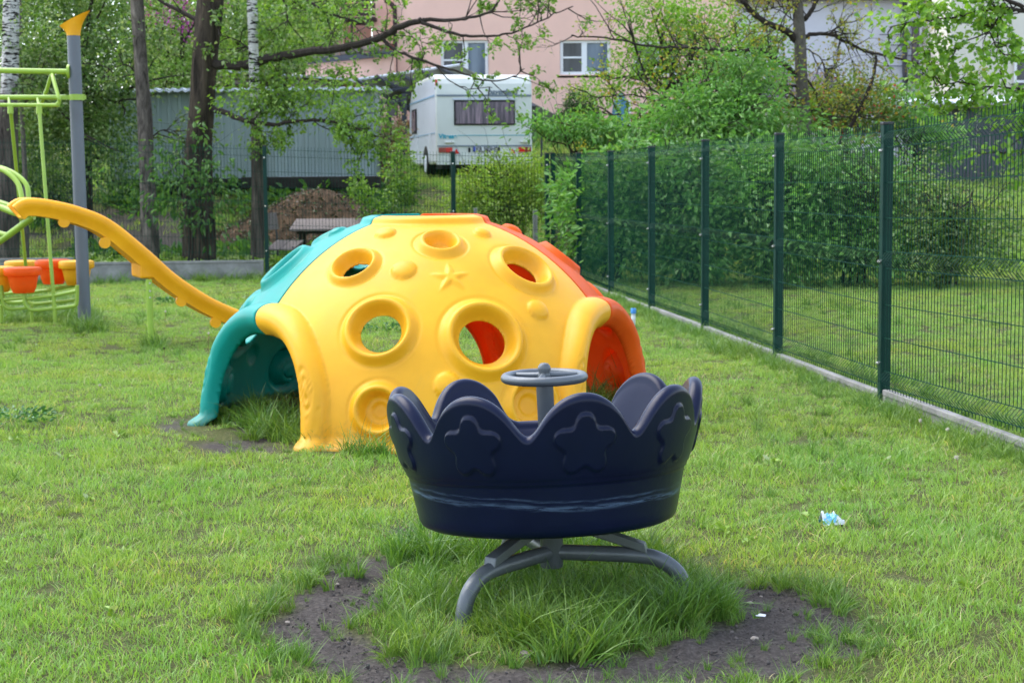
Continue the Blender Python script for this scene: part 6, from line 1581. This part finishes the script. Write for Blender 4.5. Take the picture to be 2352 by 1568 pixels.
ros3 = [rosette('lawn_rosette', 9, .06, LF_WEED, 23 + i, .03, .15) for i in range(3)]
n = 420; x = rng.uniform(-8, 6, n); y = rng.uniform(4.8, 22, n); k = ~soil_mask(x, y) & (np.hypot(x - DOME_C[0], y - DOME_C[1]) > 1.6) & (x < fence_x(y) - .1) & (fbm(x * .9, y * .9, 71, 3) > .46)
x, y = x[k], y[k]
scatter('lawn_weeds', np.stack([x, y, gz(x, y) + .012], 1), rng.integers(0, 3, len(x)), rng.uniform(.35, .8, len(x)), ros3, 'small broad leafed weeds dotted through the lawn', 'weeds', seed=14)
def small_things():
    LFW = mat_leaf('clover_leaf', (.03, .10, .02), (.06, .16, .035), None, trans=.2)
    for (x, y, w, lab) in ((35, 975, .17, 'dark green leafy weed patch in the lawn at the left edge'), (900 - 30, 765, .22, 'dark feathery weed patch seen through the big left hole of the dome'), (400, 700, .15, 'small dark weed beside the slide support post')):
        g = G(x, y); r = np.random.default_rng(int(x)); n = 150; a = r.uniform(0, 6.28, n); rr = w * np.sqrt(r.uniform(0, 1, n))
        pos = np.stack([g.x + rr * np.cos(a) * 1.5, g.y + rr * np.sin(a), r.uniform(.02, .09, n)], 1); ax = np.stack([np.cos(a), np.sin(a), r.uniform(0, .8, n)], 1)
        o = leaf_mesh('weed_plant', pos, ax, .04, LFW, None, origin=(g.x, g.y, 0), seed=3); tag(o, lab, 'weed')
    M_ST = mat_basic('dry_stalk', (.22, .17, .07), .8, .2, 0, .2, 20); M_SD = mat_basic('seed_head', (.55, .50, .42), .95, .1, 0, .2, 60)
    for (x, y, yt, lab) in ((477, 815, 765, 'dandelion seed head on a thin stalk below the slide'), (378, 745, 715, 'dandelion seed head right of the slide post'), (227, 905, 884, 'short dandelion seed head in the open lawn left of the dome'),
                            (375, 822, 800, 'dark withered dandelion bud near the slide post'), (2112, 1000, 965, 'dandelion seed head against the fence board'), (2175, 1010, 985, 'pale dandelion clock right of the fence board joint'),
                            (2236, 1010, 985, 'dandelion clock furthest right by the fence'), (2195, 1110, 1050, 'tall withered stalk in the lawn by the right fence')):
        g = G(x, y); d = g.y; t = P(x + 2, yt, d)
        root = thing('dandelion', lab, 'flower', (g.x, g.y, 0))
        b = MB(); b.tube(smooth_path([Vector((g.x, g.y, -.01)), Vector((g.x + .01, g.y, t.z * .5)), Vector((t.x, d, t.z))], 4), .0022, 5); b.build('stalk', M_ST, root, True)
        r = random.Random(x); b = MB(); c = Vector((t.x, d, t.z)); rad = .013
        for k in range(46):
            v = Vector((r.gauss(0, 1), r.gauss(0, 1), r.gauss(0, 1))).normalized(); b.tube([c + v * .003, c + v * rad * r.uniform(.8, 1.1)], .0009, 3)
        b.lathe([(0, -rad * .5), (rad * .5, 0), (0, rad * .5)], c, 8); b.build('seed_head', M_SD if 'dark' not in lab else M_OLDT, root)
    # blue capped tube in the lawn by the fence
    g = G(1455, 752); g = Vector((g.x, g.y, 0)); root = thing('marker_tube', 'clear plastic tube with a blue cap standing in the grass near the right fence', 'marker', g)
    t = P(1456, 708, g.y).z
    m, nt, b_ = new_mat('clear_plastic'); b_.inputs['Base Color'].default_value = (.75, .78, .78, 1); b_.inputs['Roughness'].default_value = .3; b_.inputs['Alpha'].default_value = .75
    b = MB(); b.lathe([(.020, -.02), (.021, t - .06), (.017, t - .055), (.016, -.02)], (g.x, g.y, 0), 20); b.build('tube', m, root, True)
    MBL = mat_basic('blue_cap', (.06, .26, .62), .45, .4, 0, .1, 20); b = MB(); b.lathe([(0, t - .052), (.026, t - .052), (.028, t - .045), (.027, t - .004), (.024, t), (0, t)], (g.x, g.y, 0), 20); b.build('cap', MBL, root, True)
    b = MB(); b.lathe([(.0215, t * .45), (.0215, t * .62)], (g.x, g.y, 0), 20); b.build('label_band', M_WHITE, root, True)
    # crumpled wrapper, pebbles
    g = G(1910, 1206); m, nt, b_ = new_mat('printed_foil'); n_ = noise_node(nt, 16, 3, .5, stretch=(1, 1, 2.2)); r_ = ramp(nt, n_.outputs[0], [(.40, (.16, .48, .72)), (.47, (.70, .72, .78)), (.60, (.78, .76, .80)), (.66, (.08, .10, .22))]); r_.color_ramp.interpolation = 'CONSTANT'
    nt.links.new(r_.outputs[0], b_.inputs['Base Color']); b_.inputs['Roughness'].default_value = .3; b_.inputs['Metallic'].default_value = .25
    V = []; F = []; nu, nv = 22, 14
    for i in range(nu):
        for j in range(nv):
            u = i / (nu - 1) - .5; v = j / (nv - 1) - .5
            x = u * .100; y = v * .060
            z = .045 + .012 * math.sin(u * 9) * math.cos(v * 5) - .10 * v * v * 1.3 - .05 * abs(u) ** 1.5 + .022 * (float(vnoise(np.array([u * 9 + 5]), np.array([v * 9 + 5]), 8)[0]) - .5) + .012 * (float(vnoise(np.array([u * 22 + 5]), np.array([v * 22 + 5]), 9)[0]) - .5)
            V.append((g.x + x * math.cos(.3) - y * math.sin(.3), g.y + x * math.sin(.3) + y * math.cos(.3), max(.008, z + (.018 if u < -.1 and v > -.1 else 0))))
    for i in range(nu - 1):
        for j in range(nv - 1): a = i * nv + j; F.append((a, a + nv, a + nv + 1, a + 1))
    b = MB(); b.add(V, F); o = b.build('crumpled_wrapper', m, None, False, origin=(g.x, g.y, 0)); so_ = o.modifiers.new('s', 'SOLIDIFY'); so_.thickness = .0012; tag(o, 'crumpled white and light blue wrapper lying in the lawn right of the spinner', 'litter')
    g = G(1748, 1417); b = MB(); b.add([(g.x - .017, g.y, .006), (g.x + .013, g.y - .007, .005), (g.x + .018, g.y + .004, .009), (g.x - .002, g.y + .008, .012), (g.x - .018, g.y + .007, .006)], [(0, 1, 3), (1, 2, 3), (0, 3, 4)]); o = b.build('paper_scrap', M_WHITE, origin=(g.x, g.y, 0)); o.modifiers.new('s', 'SOLIDIFY').thickness = .002; tag(o, 'small white torn paper scrap on the bare soil right of the spinner', 'litter')
    M_PB = mat_basic('pale_pebble', (.30, .26, .22), .9, .2, 0, .2, 40)
    def stone(x, y, s, lab, m=M_PB):
        g = G(x, y); bm = bmesh.new(); bmesh.ops.create_icosphere(bm, subdivisions=2, radius=s); rr = random.Random(x * 7 + y)
        for v in bm.verts: v.co = Vector((v.co.x * 1.2, v.co.y, v.co.z * .6)) * (1 + rr.uniform(-.16, .16))
        me = bpy.data.meshes.new('pebble'); bm.to_mesh(me); bm.free(); me.materials.append(m); o = bpy.data.objects.new('pebble', me); COL.objects.link(o); o.location = (g.x, g.y, s * .2 - .006); o.rotation_euler = (0, 0, rr.uniform(0, 6)); tag(o, lab, 'pebble', 'pebbles on the bare soil ring')
    stone(1722, 1382, .011, 'small pale pebble near the middle of the right hand soil patch')
    stone(1748, 1366, .006, 'tiny pale pebble behind the largest one on the right soil'); stone(1733, 1463, .013, 'flat tan pebble at the front of the right hand soil')
    stone(1213, 1502, .024, 'flat brown stone in the soil in front of the spinner', M_TIMB); stone(705, 1390, .010, 'dark clod on the left hand soil patch', M_OLDT); stone(775, 1338, .007, 'tiny pale pebble at the back of the left hand soil'); stone(660, 1425, .008, 'small grey pebble at the left end of the soil ring')
    rr = random.Random(4); k = 0; V = MB()
    # crumbs of earth strewn over the soil
    bm = bmesh.new()
    while k < 1500:
        p = np.array([[rr.uniform(-1.3, 1.6), rr.uniform(4.8, 6.7)]])
        if not soil_mask(p[:, 0], p[:, 1])[0]: continue
        s = abs(rr.gauss(0, .0022)) + .0009; mtx = Matrix.Translation((p[0, 0], p[0, 1], s * .3 - .004)) @ Euler((rr.uniform(0, 6), rr.uniform(0, 6), 0)).to_matrix().to_4x4() @ Matrix.Diagonal((s * 1.3, s, s * .8, 1))
        bmesh.ops.create_icosphere(bm, subdivisions=1, radius=1, matrix=mtx); k += 1
    me = bpy.data.meshes.new('soil_crumbs'); bm.to_mesh(me); bm.free(); me.materials.append(mat_basic('soil_crumb', (.095, .083, .076), .95, .1, 0, .5, 30)); o = bpy.data.objects.new('soil_crumbs', me); COL.objects.link(o)
    tag(o, 'crumbs of dry earth strewn over the bare ring', 'soil', kind='stuff')
small_things()
